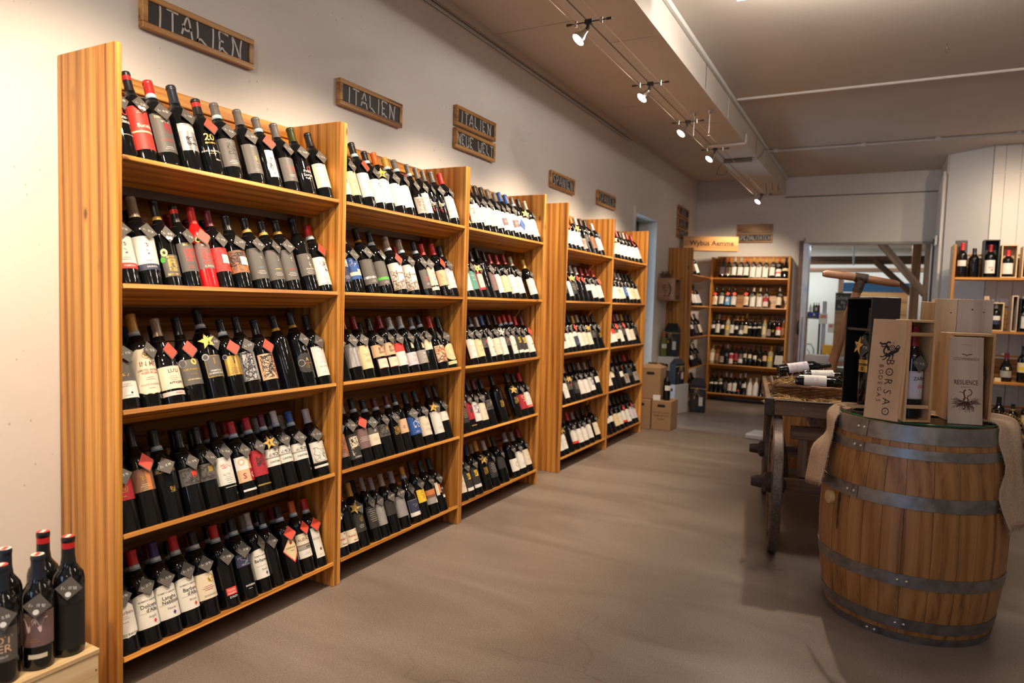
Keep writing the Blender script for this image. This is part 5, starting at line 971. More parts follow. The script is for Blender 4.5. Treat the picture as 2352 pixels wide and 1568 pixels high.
for zz, w in pts: 
    rr = brad(zz)+.0016; aa = -2.44-.004*math.sin(zz*60)
    vs += [(rr*math.cos(aa-w/rr/2), rr*math.sin(aa-w/rr/2), zz), (rr*math.cos(aa+w/rr/2), rr*math.sin(aa+w/rr/2), zz)]
fs = [(2*i, 2*i+1, 2*i+3, 2*i+2) for i in range(len(pts)-1)]
MB().add(vs, fs).obj('stain', STAIN, b1)
b2 = barrel(1.98, 3.46, 'second oak barrel on the floor behind the hand cart', HOOPS, seam0=-2.0, rot=.4)
GL = glass_mat('plate_glass', (0.86, 0.96, 0.91))
gp = MB().lathe([(0, 0), (.287, 0)], 64).lathe([(.287, 0), (.2905, .002), (.2905, .006), (.287, .008)], 64, 1).lathe([(.287, .008), (0, .008)], 64)
tag(gp.obj('glass_plate', [GL, plain('glass_edge', (.012, .10, .055), .08)], smooth=40, M=T(2.485, 1.086, BZ+.0005)), 'round green-edged glass plate on the front barrel', 'glass plate')
gp2 = MB().lathe([(0, 0), (.352, 0), (.357, .003), (.357, .009), (.352, .012), (0, .012)], 48)
tag(gp2.obj('glass_plate', plain('dark_glass', (0.05, 0.055, 0.05), 0.08), smooth=40, M=T(1.98, 3.46, BZ+.0005)), 'dark round plate on the barrel behind the cart', 'glass plate')
ZB = BZ+.0095
# burlap runner: two rails
BUR = fabric_mat()
def runner(railA, railB, nx, name='burlap_runner'):
    def samp(P, t):
        f = t*(len(P)-1); i = min(int(f), len(P)-2); u = f-i
        p0, p1, p2, p3 = [Vector(P[max(0, min(len(P)-1, j))]) for j in (i-1, i, i+1, i+2)]
        return 0.5*(2*p1+(p2-p0)*u+(2*p0-5*p1+4*p2-p3)*u*u+(3*p1-p0-3*p2+p3)*u**3)
    n = 46; vs = []; fs = []
    for k in range(n+1):
        a, b = samp(railA, k/n), samp(railB, k/n); nrm = (b-a).cross(samp(railA, min(1, k/n+.02))-samp(railA, max(0, k/n-.02)))
        nrm = nrm.normalized() if nrm.length > 1e-9 else Vector((0, 0, 1))
        for i in range(nx+1):
            p = a.lerp(b, i/nx)+nrm*(.004*math.sin(i*1.3+k*.33)*math.sin(PI*i/nx)); vs.append(p)
    for k in range(n):
        for i in range(nx): j = k*(nx+1)+i; fs.append((j, j+1, j+nx+2, j+nx+1))
    return vs, fs, samp
railA = [(2.079, 1.044, .517), (2.088, 1.054, .594), (2.101, 1.066, .672), (2.150, 1.085, .735), (2.150, 1.12, .822), (2.206, 1.20, .853), (2.35, 1.24, .8515), (2.5, 1.27, .8515), (2.66, 1.28, .853), (2.79, 1.25, .856), (2.838, 1.150, .846), (2.845, 1.07, .785), (2.850, 1.035, .670), (2.866, 1.01, .558), (2.895, 1.02, .480)]
railB = [(2.150, .868, .548), (2.160, .890, .600), (2.168, .905, .655), (2.182, .935, .743), (2.196, .985, .822), (2.26, 1.05, .853), (2.38, 1.06, .8515), (2.5, 1.04, .8515), (2.62, 1.02, .852), (2.70, 1.00, .854), (2.752, .965, .846), (2.752, .930, .784), (2.778, .915, .690), (2.757, .875, .587), (2.800, .880, .463)]
vs, fs, samp = runner(railA, railB, 9)
cl = MB().add(vs, fs).obj('burlap_runner', BUR, smooth=80); m = cl.modifiers.new('thick', 'SOLIDIFY'); m.thickness = .0022; m.offset = 1
tag(cl, 'frayed burlap runner laid across the front barrel and hanging down both sides', 'cloth')
R = random.Random(3); fr = MB()
for rail, other in ((railA, railB), (railB, railA)):
    for q in range(520):
        t = R.random(); p = samp(rail, t); o = samp(other, t); d = (p-o).normalized(); l = R.uniform(.004, .013)
        e = p+d*l+Vector((R.uniform(-1, 1), R.uniform(-1, 1), R.uniform(-1.2, .4)))*.004; md = (p+e)/2+Vector((R.uniform(-1, 1), R.uniform(-1, 1), R.uniform(-1, 1)))*.002
        fr.tube([p-d*.002, md, e], .00045, 3, cap=False)
for t, end in ((0.0, -1), (1.0, 1)):
    for q in range(110):
        u = R.random(); p = samp(railA, t).lerp(samp(railB, t), u); e = p+Vector((R.uniform(-1, 1)*.005, R.uniform(-1, 1)*.005, -R.uniform(.004, .016)))
        fr.tube([p+Vector((0, 0, .003)), (p+e)/2, e], .00045, 3, cap=False)
f = fr.obj('fringe', BUR, cl); f['kind'] = 'stuff'
# star bead garland along the runner's outer edge
gar = [(2.70, 1.30, .862), (2.78, 1.285, .862), (2.845, 1.20, .852), (2.862, 1.08, .80), (2.864, 1.02, .70), (2.868, .995, .60), (2.872, .985, .53), (2.882, .985, .50)]
BEAD = plain('brass_bead', (0.50, 0.36, 0.13), 0.3, 0.7)
sb = empty('bead_garland', T(0, 0, 0)); tag(sb, 'brass star bead garland hanging beside the burlap runner', 'garland')
pts = []
for k in range(60):
    f_ = k/59*(len(gar)-1); i = min(int(f_), len(gar)-2); u = f_-i
    p0, p1, p2, p3 = [Vector(gar[max(0, min(len(gar)-1, j))]) for j in (i-1, i, i+1, i+2)]
    pts.append(0.5*(2*p1+(p2-p0)*u+(2*p0-5*p1+4*p2-p3)*u*u+(3*p1-p0-3*p2+p3)*u**3))
MB().tube(pts, .0008, 4).obj('cord', STR, sb)
starv = [((.0062 if j % 2 == 0 else .003)*math.cos(2*PI*j/10), (.0062 if j % 2 == 0 else .003)*math.sin(2*PI*j/10)) for j in range(10)]
sm = MB().prism(starv, -.0015, .0015).mesh('star_bead', [BEAD])
acc = 0; last = pts[0]; R = random.Random(8)
for p in pts:
    if (p-last).length >= .0125 or p is pts[0]:
        link('star_bead', sm, sb, T(*p) @ Matrix.Rotation(R.uniform(0, 3), 4, 'Z') @ RX(PI/2+R.uniform(-.7, .7))); last = p

# ================================================================== wooden wine boxes on the barrel
def open_box(x, y, z, ang, w, d, h, t, mats, name, label, cat='box', back=True, group=None):
    """origin at the front left corner, x to the right along the front, y to the back"""
    r = empty(name, T(x, y, z) @ RZ(ang)); tag(r, label, cat, group); mv, mh = mats
    bx('side_board', (0, 0, 0), (t, d, h), mv, r, .001); bx('side_board', (w-t, 0, 0), (w, d, h), mv, r, .001)
    bx('top_board', (t+.0004, 0, h-t), (w-t-.0004, d, h), mh, r, .0008); bx('bottom_board', (t+.0004, 0, 0), (w-t-.0004, d, t), mh, r, .0008)
    if back: bx('back_board', (t+.0004, d-.006, t+.0004), (w-t-.0004, d, h-t-.0004), mv, r)
    return r
PLY = ply(); WPX = wood('wine_box_x', 0, (.46, .25, .10), (.62, .37, .17), (.72, .47, .24), fine=60, strip=0, knots=False, rough=.5); WPZ = wood('wine_box_z', 2, (.46, .25, .10), (.60, .35, .16), (.70, .45, .23), fine=60, strip=0, knots=False, rough=.5)
BURN = plain('burnt_print', (0.035, 0.014, 0.006), 0.8); INK = plain('black_print', (0.012, 0.010, 0.010), 0.7)
# 1: box with an open front and a bottle held by two cross slats
ang = math.atan2(.045, .09)
r = open_box(2.430, .790, ZB, ang, .102, .102, .392, .009, (WPZ, WPX), 'wine_box', 'open wooden wine box with a bottle behind two cross slats')
for z0 in (.052, .330): bx('cross_slat', (.0095, .003, z0), (.0925, .013, z0+.014), WPX, r, .0008)
LAB['zarihs'] = [('B', 'L', -.045, .045, .070, .168), ('B', 'K', -.045, .045, .164, .1645), ('B', 'K', -.045, .045, .072, .0732), ('t', 'K', 'ZAЯIHS', .012, .142, .017), ('t', 'R', 'SYRAH', .012, .118, .007), ('t', 'R', 'BORSAO', .012, .112, .007), ('t', 'X', 'MONCAYO', .012, .085, .005)]
DESC['zarihs'] = 'white'
MBX = T(2.430, .790, ZB) @ RZ(ang)
bottle(MBX @ T(.0505, .056, .0098), 'T', 'R', 'zarihs', 't', 'red-capped bottle standing inside the open wooden wine box, white label', None, True, phi=-PI/2+.12, tphi=.15, sc=(1, 1, 1.10), seed=31)
# its sliding lid leaning on the left side
ang2 = math.atan2(-.055, .117)
r = empty('box_lid', T(2.292, .828, ZB) @ RZ(ang2) @ RX(math.radians(-5.5))); tag(r, 'pale maple box lid printed BORSAO BODEGAS leaning on the open box', 'lid')
bx('lid_board', (0, 0, 0), (.130, .006, .392), PLY, r, .001)
bx('lid_edge_strip', (.1305, -.001, .012), (.139, .005, .378), WPZ, r, .001)
lt = MB()
def vert_text(t, x, z, s, sp):
    for i, ch in enumerate(t):
        vs, fs = text_geo(ch, -.006); lt.add([(x+y*s, -.0006, z-i*sp-xx*s) for xx, y in vs], fs)
        if ch == 'O' and s > .03: lt.add([(x+.0022*math.cos(q*PI/4), -.0006, z-i*sp+.0022*math.sin(q*PI/4)) for q in range(8)], [tuple(range(8))])
vert_text('BORSAO', .081, .226, .042, .0385)
vert_text('BODEGAS', .050, .208, .024, .0225)
lt.obj('lettering', BURN, r)
# printed rider emblem, lying on its side
em = MB()
def stroke(ps, w, c=4):
    vs, fs = ribbon(curve_pts(ps, c), w); em.add([(x, -.0006, z) for x, z in vs], fs)
stroke([(.058, .256), (.070, .252), (.082, .262), (.094, .268)], .014)          # horse body
stroke([(.092, .266), (.102, .272), (.104, .282)], .010); stroke([(.100, .284), (.094, .276)], .007)
for a, b, c2 in (((.060, .252), (.050, .244), (.040, .246)), ((.066, .250), (.060, .238), (.050, .232)), ((.078, .256), (.076, .242), (.070, .236)), ((.086, .260), (.087, .246), (.086, .236))): stroke([a, b, c2], .004)
stroke([(.056, .256), (.052, .270), (.058, .282), (.070, .286)], .006)
stroke([(.070, .270), (.064, .284), (.056, .296), (.044, .294), (.034, .300)], .007); stroke([(.060, .296), (.066, .304), (.076, .300)], .006); stroke([(.060, .288), (.048, .284), (.040, .288)], .004)
for rr, w in ((.011, .003), (.005, .0025)): 
    ps = [(.082+rr*math.cos(q*PI/8), .280+rr*math.sin(q*PI/8)) for q in range(17)]; vs, fs = ribbon(ps, w); em.add([(x, -.0008, z) for x, z in vs], fs)
stroke([(.098, .286), (.104, .292), (.110, .284), (.104, .282)], .004); stroke([(.086, .296), (.087, .304)], .002); stroke([(.088, .258), (.090, .250)], .003)
em.obj('emblem', INK, r)
# 2: double box with lid
ang = math.atan2(.06, .21)
r = open_box(2.580, .962, ZB, ang, .158, .105, .345, .010, (WPZ, WPX), 'wine_box', 'double wooden wine box standing open behind the RESILIENCE lid')
MBX = T(2.580, .962, ZB) @ RZ(ang)
bottle(MBX @ T(.104, .052, .0108), 'B', 'k', 'wplain', '-', 'dark bottle inside the double wooden box, mostly hidden by the lid', None, True, phi=-PI/2, sc=(1, 1, 1.05), seed=32)
ang3 = math.atan2(.040, .140)
r = empty('box_lid', T(2.581, .868, ZB) @ RZ(ang3) @ RX(math.radians(-6.5))); tag(r, 'pale box lid branded RESILIENCE with a root tree leaning on the double box', 'lid')
GP = wood('lid_pine', 2, (.44, .32, .23), (.56, .42, .31), (.64, .50, .38), fine=45, strip=0, knots=False, rough=.5)
bx('lid_board', (0, 0, 0), (.118, .007, .334), GP, r, .001)
bp = MB(); bt = MB(); K1, K2 = .868, .89
def P3(ps): return [(x*K1, -.0006, z*K2) for x, z in ps]
def ptxt(t, x, z, s, b=.0):
    vs, fs = text_geo(t, b); bt.add([(x+a*s*.80, -.0006, z+c*s*1.25) for a, c in vs], fs)
ptxt('RESILIENCE', .059, .160, .0205, .014); ptxt('SICILIA DOC', .059, .142, .0075); ptxt('COLOMBABIANCA', .059, .250, .0128)
vs, fs = ribbon(curve_pts([(.050, .302), (.060, .300), (.069, .296), (.078, .300), (.090, .302)], 4), .004); bp.add(P3(vs), fs)
vs, fs = ribbon([(.045, .342), (.092, .342)], .0008); bp.add(P3(vs), fs)
R = random.Random(17)
for q in range(90):    # roots
    x, z = .069+R.uniform(-.012, .012), .096+R.uniform(-.006, .004); a = -PI/2+R.uniform(-1.45, 1.45); ps = [(x, z)]
    for _ in range(R.randint(4, 8)):
        a += R.uniform(-.6, .6); st = R.uniform(.005, .009); x += st*math.cos(a)*1.25; z += st*math.sin(a)*.8; x = min(max(x, .010), .128); z = max(z, .030); ps.append((x, z))
    vs, fs = ribbon(ps, .0011); bp.add(P3(vs), fs)
for sgn in (-1, 1):    # branches
    for q in range(12):
        x, z = .069+sgn*.014, .098; a = (0 if sgn > 0 else PI)+R.uniform(-.3, .9)*sgn; ps = [(x, z)]
        for _ in range(5): a += R.uniform(-.6, .6); x += .0075*math.cos(a); z += .006*math.sin(a); ps.append((min(max(x, .010), .128), z))
        vs, fs = ribbon(ps, .0011); bp.add(P3(vs), fs)
for ps, w in (([(.058, .100), (.064, .112), (.062, .125), (.060, .140), (.068, .148)], .006), ([(.080, .100), (.074, .112), (.078, .122), (.088, .128), (.092, .138), (.086, .148), (.078, .150)], .004), ([(.060, .138), (.052, .136), (.044, .140)], .003), ([(.069+.010*math.cos(q*PI/8), .104+.010*math.sin(q*PI/8)) for q in range(17)], .0025)):
    vs, fs = ribbon(curve_pts(ps, 3), w); bp.add(P3(vs), fs)
bp.obj('tree_print', plain('brand_print', (0.15, 0.060, 0.030), 0.7), r); bt.obj('lettering', plain('brand_print', (0.15, 0.060, 0.030), 0.7), r)
# 3: tall plain case behind
r = empty('wine_case', T(2.532, 1.192, ZB) @ RZ(.03)); tag(r, 'tall plain wooden wine case standing behind the other boxes on the barrel', 'case')
bx('front_plank', (0, 0, 0), (.0815, .009, .482), PZ, r, .001); bx('front_plank', (.0825, 0, 0), (.208, .009, .482), greypine(), r, .001)
bx('side_board', (0, .0095, 0), (.009, .115, .482), PZ, r); bx('side_board', (.199, .0095, 0), (.208, .115, .482), PZ, r); bx('back_board', (.0095, .106, 0), (.1985, .115, .482), PZ, r); bx('top_board', (.0095, .0095, .473), (.1985, .1055, .482), PX, r)
fj = MB()
for q in range(8): fj.box((.092+q*.0145, -.0004, .476), (.099+q*.0145, .004, .4824))
fj.obj('finger_joint', WPX, r)
kn = MB()
for x, z, s in ((.135, .440, .0035), (.175, .430, .003), (.060, .425, .003)): kn.disc((0, 0, 0), s, 10, 0, T(x, -.0005, z) @ RX(PI/2))
kn.obj('knot', plain('knot_dark', (.07, .035, .02), .6), r)
ct = MB()
for i in range(4): vs, fs = text_geo(('FIRENZE', 'GRAPPA', 'ITALIA', 'ROSSO')[i], 0); ct.add([(.022+i*.006+y*.006, -.0005, .285-x*.008) for x, y in vs], fs)
ct.obj('stamp', plain('stamp_print', (.30, .20, .12), .8), r)
ll = empty('lid_board', T(2.512, 1.20, ZB) @ RZ(-.9) @ RY(math.radians(2.0))); tag(ll, 'narrow pale lid board leaning on the tall plain case', 'board')
bx('board', (-.06, 0, 0), (.012, .007, .468), WPZ, ll, .001)
# 4: black magnum case
BC = plain('black_case', (0.0085, 0.0085, 0.0085), 0.45); BC2 = plain('black_case_side', (0.022, 0.022, 0.026), 0.5)
ang = math.atan2(-.184, .105); wb = .205; db = .125; hb = .480
r = empty('black_case', T(2.196, 1.251, ZB) @ RZ(ang)); tag(r, 'open black magnum case holding a dark bottle with a gold star', 'case')
t = .008
bx('side_board', (0, 0, 0), (t, db, hb), BC, r); bx('side_board', (wb-t, 0, 0), (wb, db, hb), BC2, r, .0008); bx('top_board', (t+.0004, 0, hb-t), (wb-t-.0004, db, hb), BC, r); bx('bottom_board', (t+.0004, 0, 0), (wb-t-.0004, db, t), BC, r); bx('back_board', (t+.0004, db-t, t), (wb-t-.0004, db, hb-t), BC, r)
bx('cross_slat', (t+.0004, .004, .335), (wb-t-.0004, .012, .345), plain('black_slat', (.03, .028, .027), .4), r)
LAB['magn'] = [('B', 'g', -.020, .020, .128, .140), ('B', 'g', -.020, .020, .102, .122), ('B', 'K', -.004, .004, .106, .118), ('B', 'X', -.024, .030, .1238, .1252)]; DESC['magn'] = 'gold'
MBX = T(2.196, 1.251, ZB) @ RZ(ang)
bottle(MBX @ T(.112, .062, .0085), 'B', 'k', 'magn', 's', 'black magnum bottle with gold squares inside the black case', None, True, phi=-PI/2+.35, tphi=.2, sc=(1.28, 1.28, 1.42), seed=33, name='magnum_bottle')
rf = MB(); R = random.Random(4)
for q in range(70):
    p = Vector((2.235+R.uniform(-.05, .06), 1.06+R.uniform(-.04, .05), ZB+.006+R.uniform(0, .008))); a = R.uniform(0, PI); d = Vector((math.cos(a), math.sin(a), R.uniform(-.1, .2)))*R.uniform(.008, .02)
    rf.tube([p-d, p+Vector((0, 0, .003)), p+d], .0007, 3)
f = rf.obj('raffia_tuft', plain('raffia', (.56, .38, .18), .7)); f['kind'] = 'stuff'; tag(f, 'small tuft of raffia on the glass plate before the black case', 'raffia')

# ================================================================== hand cart
OW1, OW0, OW2 = oldwood(1), oldwood(0), oldwood(2)
IRON = metal_noise('rusty_iron', (0.035, 0.024, 0.018), (0.10, 0.068, 0.05), 0.6, 0.5, 60); TYRE = metal_noise('tyre_iron', (0.085, 0.06, 0.045), (0.20, 0.155, 0.125), 0.45, 0.7, 90)
# cart frame: x across (r), y along (a)
CA = math.atan2(.155, .988)
ca = empty('hand_cart', T(1.838, 1.50, 0) @ RZ(CA)); tag(ca, 'old wooden hand cart with spoked iron-tyred wheels, loaded with a basket', 'cart')
CWd, CLn = 1.00, 1.30; TZ0, TZ1 = .728, .800
x = 0
for k in range(7):
    w = CWd/7; bx('floor_plank', (k*w+.0015, .03, TZ0), ((k+1)*w-.0015, CLn-.03, TZ0+.016), OW1, ca)
bx('side_rail', (0, 0.03, TZ0-.004), (.028, CLn, TZ1), OW1, ca, .003); bx('side_rail', (CWd-.028, 0.03, TZ0-.004), (CWd, CLn, TZ1), OW1, ca, .003)
bx('end_board', (.04, 0, TZ0-.008), (CWd-.04, .028, TZ1-.004), OW0, ca, .003); bx('end_board', (.03, CLn-.028, TZ0-.004), (CWd-.03, CLn, TZ1-.004), OW0, ca, .003)
bx('corner_iron', (-.006, -.006, TZ0-.01), (.040, .040, TZ1+.006), IRON, ca, .002); bx('corner_iron', (CWd-.04, -.006, TZ0-.01), (CWd+.006, .04, TZ1+.006), IRON, ca, .002)
bx('edge_iron', (.045, -.003, TZ1-.004), (CWd-.045, .030, TZ1), IRON, ca)
for x0 in (.22, .62): bx('bearer_beam', (x0, .06, TZ0-.062), (x0+.05, CLn-.06, TZ0-.005), OW1, ca, .003)
def wheel(px, py, R_, name='wheel', ns=10):
    w = empty(name, T(px, py, R_) @ RY(PI/2)); w.parent = ca
    MB().lathe([(R_-.006, -.021), (R_, -.019), (R_, .019), (R_-.006, .021), (R_-.006, -.021)], 48).obj('tyre', TYRE, w, smooth=35)
    MB().lathe([(R_-.050, -.022), (R_-.0065, -.024), (R_-.0065, .024), (R_-.050, .022), (R_-.050, -.022)], 48).obj('felloe', OW2, w, smooth=35)
    MB().lathe([(0, -.115), (.026, -.115), (.030, -.10), (.034, -.06), (.052, -.045), (.056, 0), (.050, .045), (.034, .06), (.032, .10), (0, .10)], 22).obj('hub', IRON, w, smooth=35)
    for k in range(ns):
        a = 2*PI*(k+.5)/ns; c, s = math.cos(a), math.sin(a)
        MB().tube([(c*.045, s*.045, 0), (c*(R_*.5), s*(R_*.5), -.004), (c*(R_-.045), s*(R_-.045), 0)], .0155, 8, r2=.0125).obj('spoke', OW2, w, smooth=50)
wheel(.062, .060, .355); wheel(CWd-.062, .060, .355)
wheel(.055, 1.235, .300); wheel(CWd-.055, 1.235, .300)
bx('axle_beam', (.10, .025, .325), (CWd-.10, .095, .395), OW0, ca, .004); bx('axle_beam', (.10, 1.20, .270), (CWd-.10, 1.27, .330), OW0, ca, .004)
for x0 in (.17, CWd-.21): bx('stanchion', (x0, .04, .40), (x0+.045, .085, TZ0-.065), OW2, ca, .003)
bx('bolster', (.13, .03, TZ0-.130), (CWd-.13, .09, TZ0-.066), OW0, ca, .004)
bx('cross_block', (.33, -.03, TZ0-.135), (.385, .34, TZ0-.085), OW1, ca, .006)
bx('brace', (.30, .10, .30), (.335, 1.16, .335), OW1, ca, .003)
MB().tube([(.12, .06, .36), (.11, .02, .50), (.06, .01, TZ0-.01)], .012, 8).obj('strap_iron', IRON, ca, smooth=50)
MB().tube([(.45, .06, .36), (.42, .03, .60)], .016, 8).obj('strap_iron', IRON, ca, smooth=50)
# drawbar with T grip
sh = [(2.035, 2.80, .40), (2.045, 2.80, .70), (2.075, 2.79, .92), (2.135, 2.77, 1.18), (2.215, 2.75, 1.465)]
inv = (T(1.838, 1.50, 0) @ RZ(CA)).inverted()
HW = wood('grip_wood', 0, (.16, .06, .025), (.34, .155, .07), (.44, .22, .11), fine=40, along=5, strip=0, knots=False, rough=.4)
def ctube(pts, r, mat, nm, seg=12, r2=None): return MB().tube([tuple(inv @ Vector(p)) for p in pts], r, seg, r2=r2).obj(nm, mat, ca, smooth=50)
ctube(sh, .034, wood('drawbar_wood', 2, (.12, .05, .022), (.25, .115, .052), (.34, .17, .085), fine=40, along=3, strip=0, knots=False), 'drawbar', 8, .026)
ctube([(1.988, 2.715, 1.507), (2.01, 2.72, 1.508), (2.215, 2.752, 1.484), (2.40, 2.785, 1.453), (2.432, 2.79, 1.447)], lambda k: (.016, .0235, .026, .0235, .016)[k], HW, 'grip_bar', 14)
ctube([(2.178, 2.746, 1.489), (2.252, 2.758, 1.479)], .0305, IRON, 'grip_sleeve', 12)
ctube([(2.195, 2.752, 1.395), (2.214, 2.752, 1.468)], .030, IRON, 'grip_socket', 10)

# ---- straw on the cart and basket with bottles
MC = T(1.838, 1.50, 0) @ RZ(CA)
STW = plain('straw', (0.66, 0.44, 0.17), 0.6); STW2 = plain('straw_dark', (0.40, 0.235, 0.08), 0.6)
R = random.Random(21); st = MB()
def straw(mb, n, box, l0, l1, up=.012, mat=None):
    for q in range(n):
        p = Vector([R.uniform(box[i][0], box[i][1]) for i in range(3)]); a = R.uniform(0, 2*PI); l = R.uniform(l0, l1); d = Vector((math.cos(a), math.sin(a), R.uniform(-.15, .25)))
        sd = Vector((-d.y, d.x, 0))*R.uniform(-.3, .3)*l; mb.tube([MC @ (p-d*l/2), MC @ (p+sd+Vector((0, 0, up*R.random()))), MC @ (p+d*l/2)], R.uniform(.0009, .0017), 3, R.randint(0, 1), cap=False)
straw(st, 620, ((.05, .86), (.045, .27), (.748, .792)), .05, .16)
straw(st, 160, ((.03, .12), (.05, 1.0), (.76, .805)), .05, .14)
s = st.obj('straw', [STW, STW2]); s['kind'] = 'stuff'; tag(s, 'loose straw spread on the hand cart around the basket', 'straw')
WICK = wood('wicker', 0, (.055, .018, .006), (.19, .075, .022), (.32, .145, .05), fine=30, along=8, strip=0, knots=False, rough=.3, coat=.4)
bk = empty('wicker_basket', MC @ T(.055, .255, .748)); tag(bk, 'flat brown wicker basket of lying bottles on the cart', 'basket')
bwid, blen, bh = .70, .46, .105
def ring(z, e, amp, ph, n=120):
    pts = []
    per = [(0, 0), (bwid, 0), (bwid, blen), (0, blen)]
    for k in range(4):
        a, b = Vector(per[k]), Vector(per[(k+1) % 4]); m = n//4; nn = Vector(((b-a).y, -(b-a).x)).normalized()
        for i in range(m):
            p = a.lerp(b, i/m); q = p+nn*(e+amp*math.sin(i*PI/2+ph)*(1 if 0 < i < m-1 else .3)); pts.append((q.x, q.y, z+.0012*math.sin(i*1.7+ph*3)))
    return pts
wv = MB()
for k in range(11): wv.tube(ring(.006+k*.0085, .012*k/10, .0038, (k % 2)*PI), .0042, 5, closed=True)
w = wv.obj('weave', WICK, bk, smooth=60); w['kind'] = 'stuff'
rm = MB()
for k in range(3): rm.tube(ring(bh-.004+.004*(k % 2), .012+.004*k, .003, k*2.1), .0058, 6, closed=True)
rm.obj('rim', WICK, bk, smooth=60)
sk = MB()
for i in range(24):
    for y in (0, blen): sk.tube([(bwid*(i+.5)/24, y, 0), (bwid*(i+.5)/24, y+(.012 if y else -.012), bh)], .003, 5)
for i in range(16):
    for x in (0, bwid): sk.tube([(x, blen*(i+.5)/16, 0), (x+(.012 if x else -.012), blen*(i+.5)/16, bh)], .003, 5)
k = sk.obj('stake', WICK, bk); k['kind'] = 'stuff'
bx('basket_floor', (.004, .004, 0), (bwid-.004, blen-.004, .006), WICK, bk)
sb2 = MB()
R = random.Random(23)
straw(sb2, 420, ((.075, .735), (.275, .695), (.80, .856)), .04, .12, .02); straw(sb2, 60, ((.10, .72), (.30, .66), (.85, .885)), .03, .09, .05)
s = sb2.obj('straw', [STW, STW2]); s['kind'] = 'stuff'; tag(s, 'straw filling the wicker basket under the lying bottles', 'straw')
def lying(x, y, z, yaw, sh, cap, lab, label, pitch=.0, roll=0., h=1.0):
    M = MC @ T(x, y, z) @ RZ(yaw) @ RY(PI/2-pitch) @ RZ(PI+roll)
    return bottle(M, sh, cap, lab, '-', label, 'bottles lying in the basket', True, phi=0, sc=(1, 1, h), seed=7)
lying(.155, .330, .872, -.02, 'B', 'y', 'wtxt', 'bottle lying at the front of the basket with a large white label', 0, .85)
lying(.435, .365, .858, .05, 'B', 'o', 'orangebr', 'orange-capped bottle lying in the basket near the black case', .02, .6)
lying(.20, .470, .885, .12, 'B', 'k', 'wplain', 'bottle lying in the middle of the basket with a small white label', .05, .7)
lying(.075, .580, .900, .28, 'B', 'k', 'lilacw', 'bottle sticking out of the basket corner with a lilac label', .16, .8)
lying(.40, .610, .880, .10, 'B', 's', 'wplain', 'silver-capped bottle lying at the back of the basket', .05, .6)
KR = plain('kraft_paper', (.58, .40, .24), .8)
for i, (x, y, zz, a, s_) in enumerate(((.22, .64, .90, .4, .10), (.56, .42, .905, -.5, .12), (.63, .60, .90, 1.2, .10))):
    vs = [(0, 0, 0), (s_, -.02, .02), (s_*.9, .05, .05), (s_*.35, .06, .045), (s_*.5, .0, .07)]
    o = MB().add(vs, [(0, 1, 4), (1, 2, 4), (2, 3, 4), (3, 0, 4), (0, 3, 2, 1)]).obj('paper_scrap', KR, M=MC @ T(x, y, zz) @ RZ(a))
    tag(o, 'folded kraft paper scrap on the basket bottles, %s' % ('at its left rear', 'at its front', 'at its rear by the drawbar')[i], 'paper', 'kraft paper scraps in the basket')
bx_ = MB().box((0, 0, 0), (.17, .11, .085), 0, None, .003)
tag(bx_.obj('carton', plain('carton_white', (.62, .60, .62), .6), M=T(1.86, 3.30, BZ+.013) @ RZ(-.1)), 'small white carton on the barrel plate behind the basket', 'carton')
tag(MB().box((0, 0, 0), (.055, .003, .07), 0, None, 0).obj('price_card', plain('card_cream', (.74, .68, .52), .6), M=T(1.66, 3.20, BZ+.013) @ RZ(-.1) @ RX(-.2)), 'cream price card at the rim of the dark plate', 'card')
ac = empty('card_holder', T(1.835, 3.17, BZ+.013)); tag(ac, 'thin brass-edged upright card holder behind the basket', 'stand')
MB().tube([(0, 0, 0), (.004, 0, .36), (.03, .02, .37), (.026, .02, 0)], .004, 6).obj('wire_frame', plain('copper_wire', (.42, .25, .14), .35, .6), ac, smooth=50)
# white step box far behind the wheel
tag(MB().box((0, 0, 0), (.18, .28, .055), 0, None, .02).obj('plastic_tray', plain('plastic_grey', (.55, .54, .54), .4), M=T(1.25, 4.66, 0) @ RZ(-.15)), 'pale plastic tray on the floor beyond the cart wheels', 'tray')

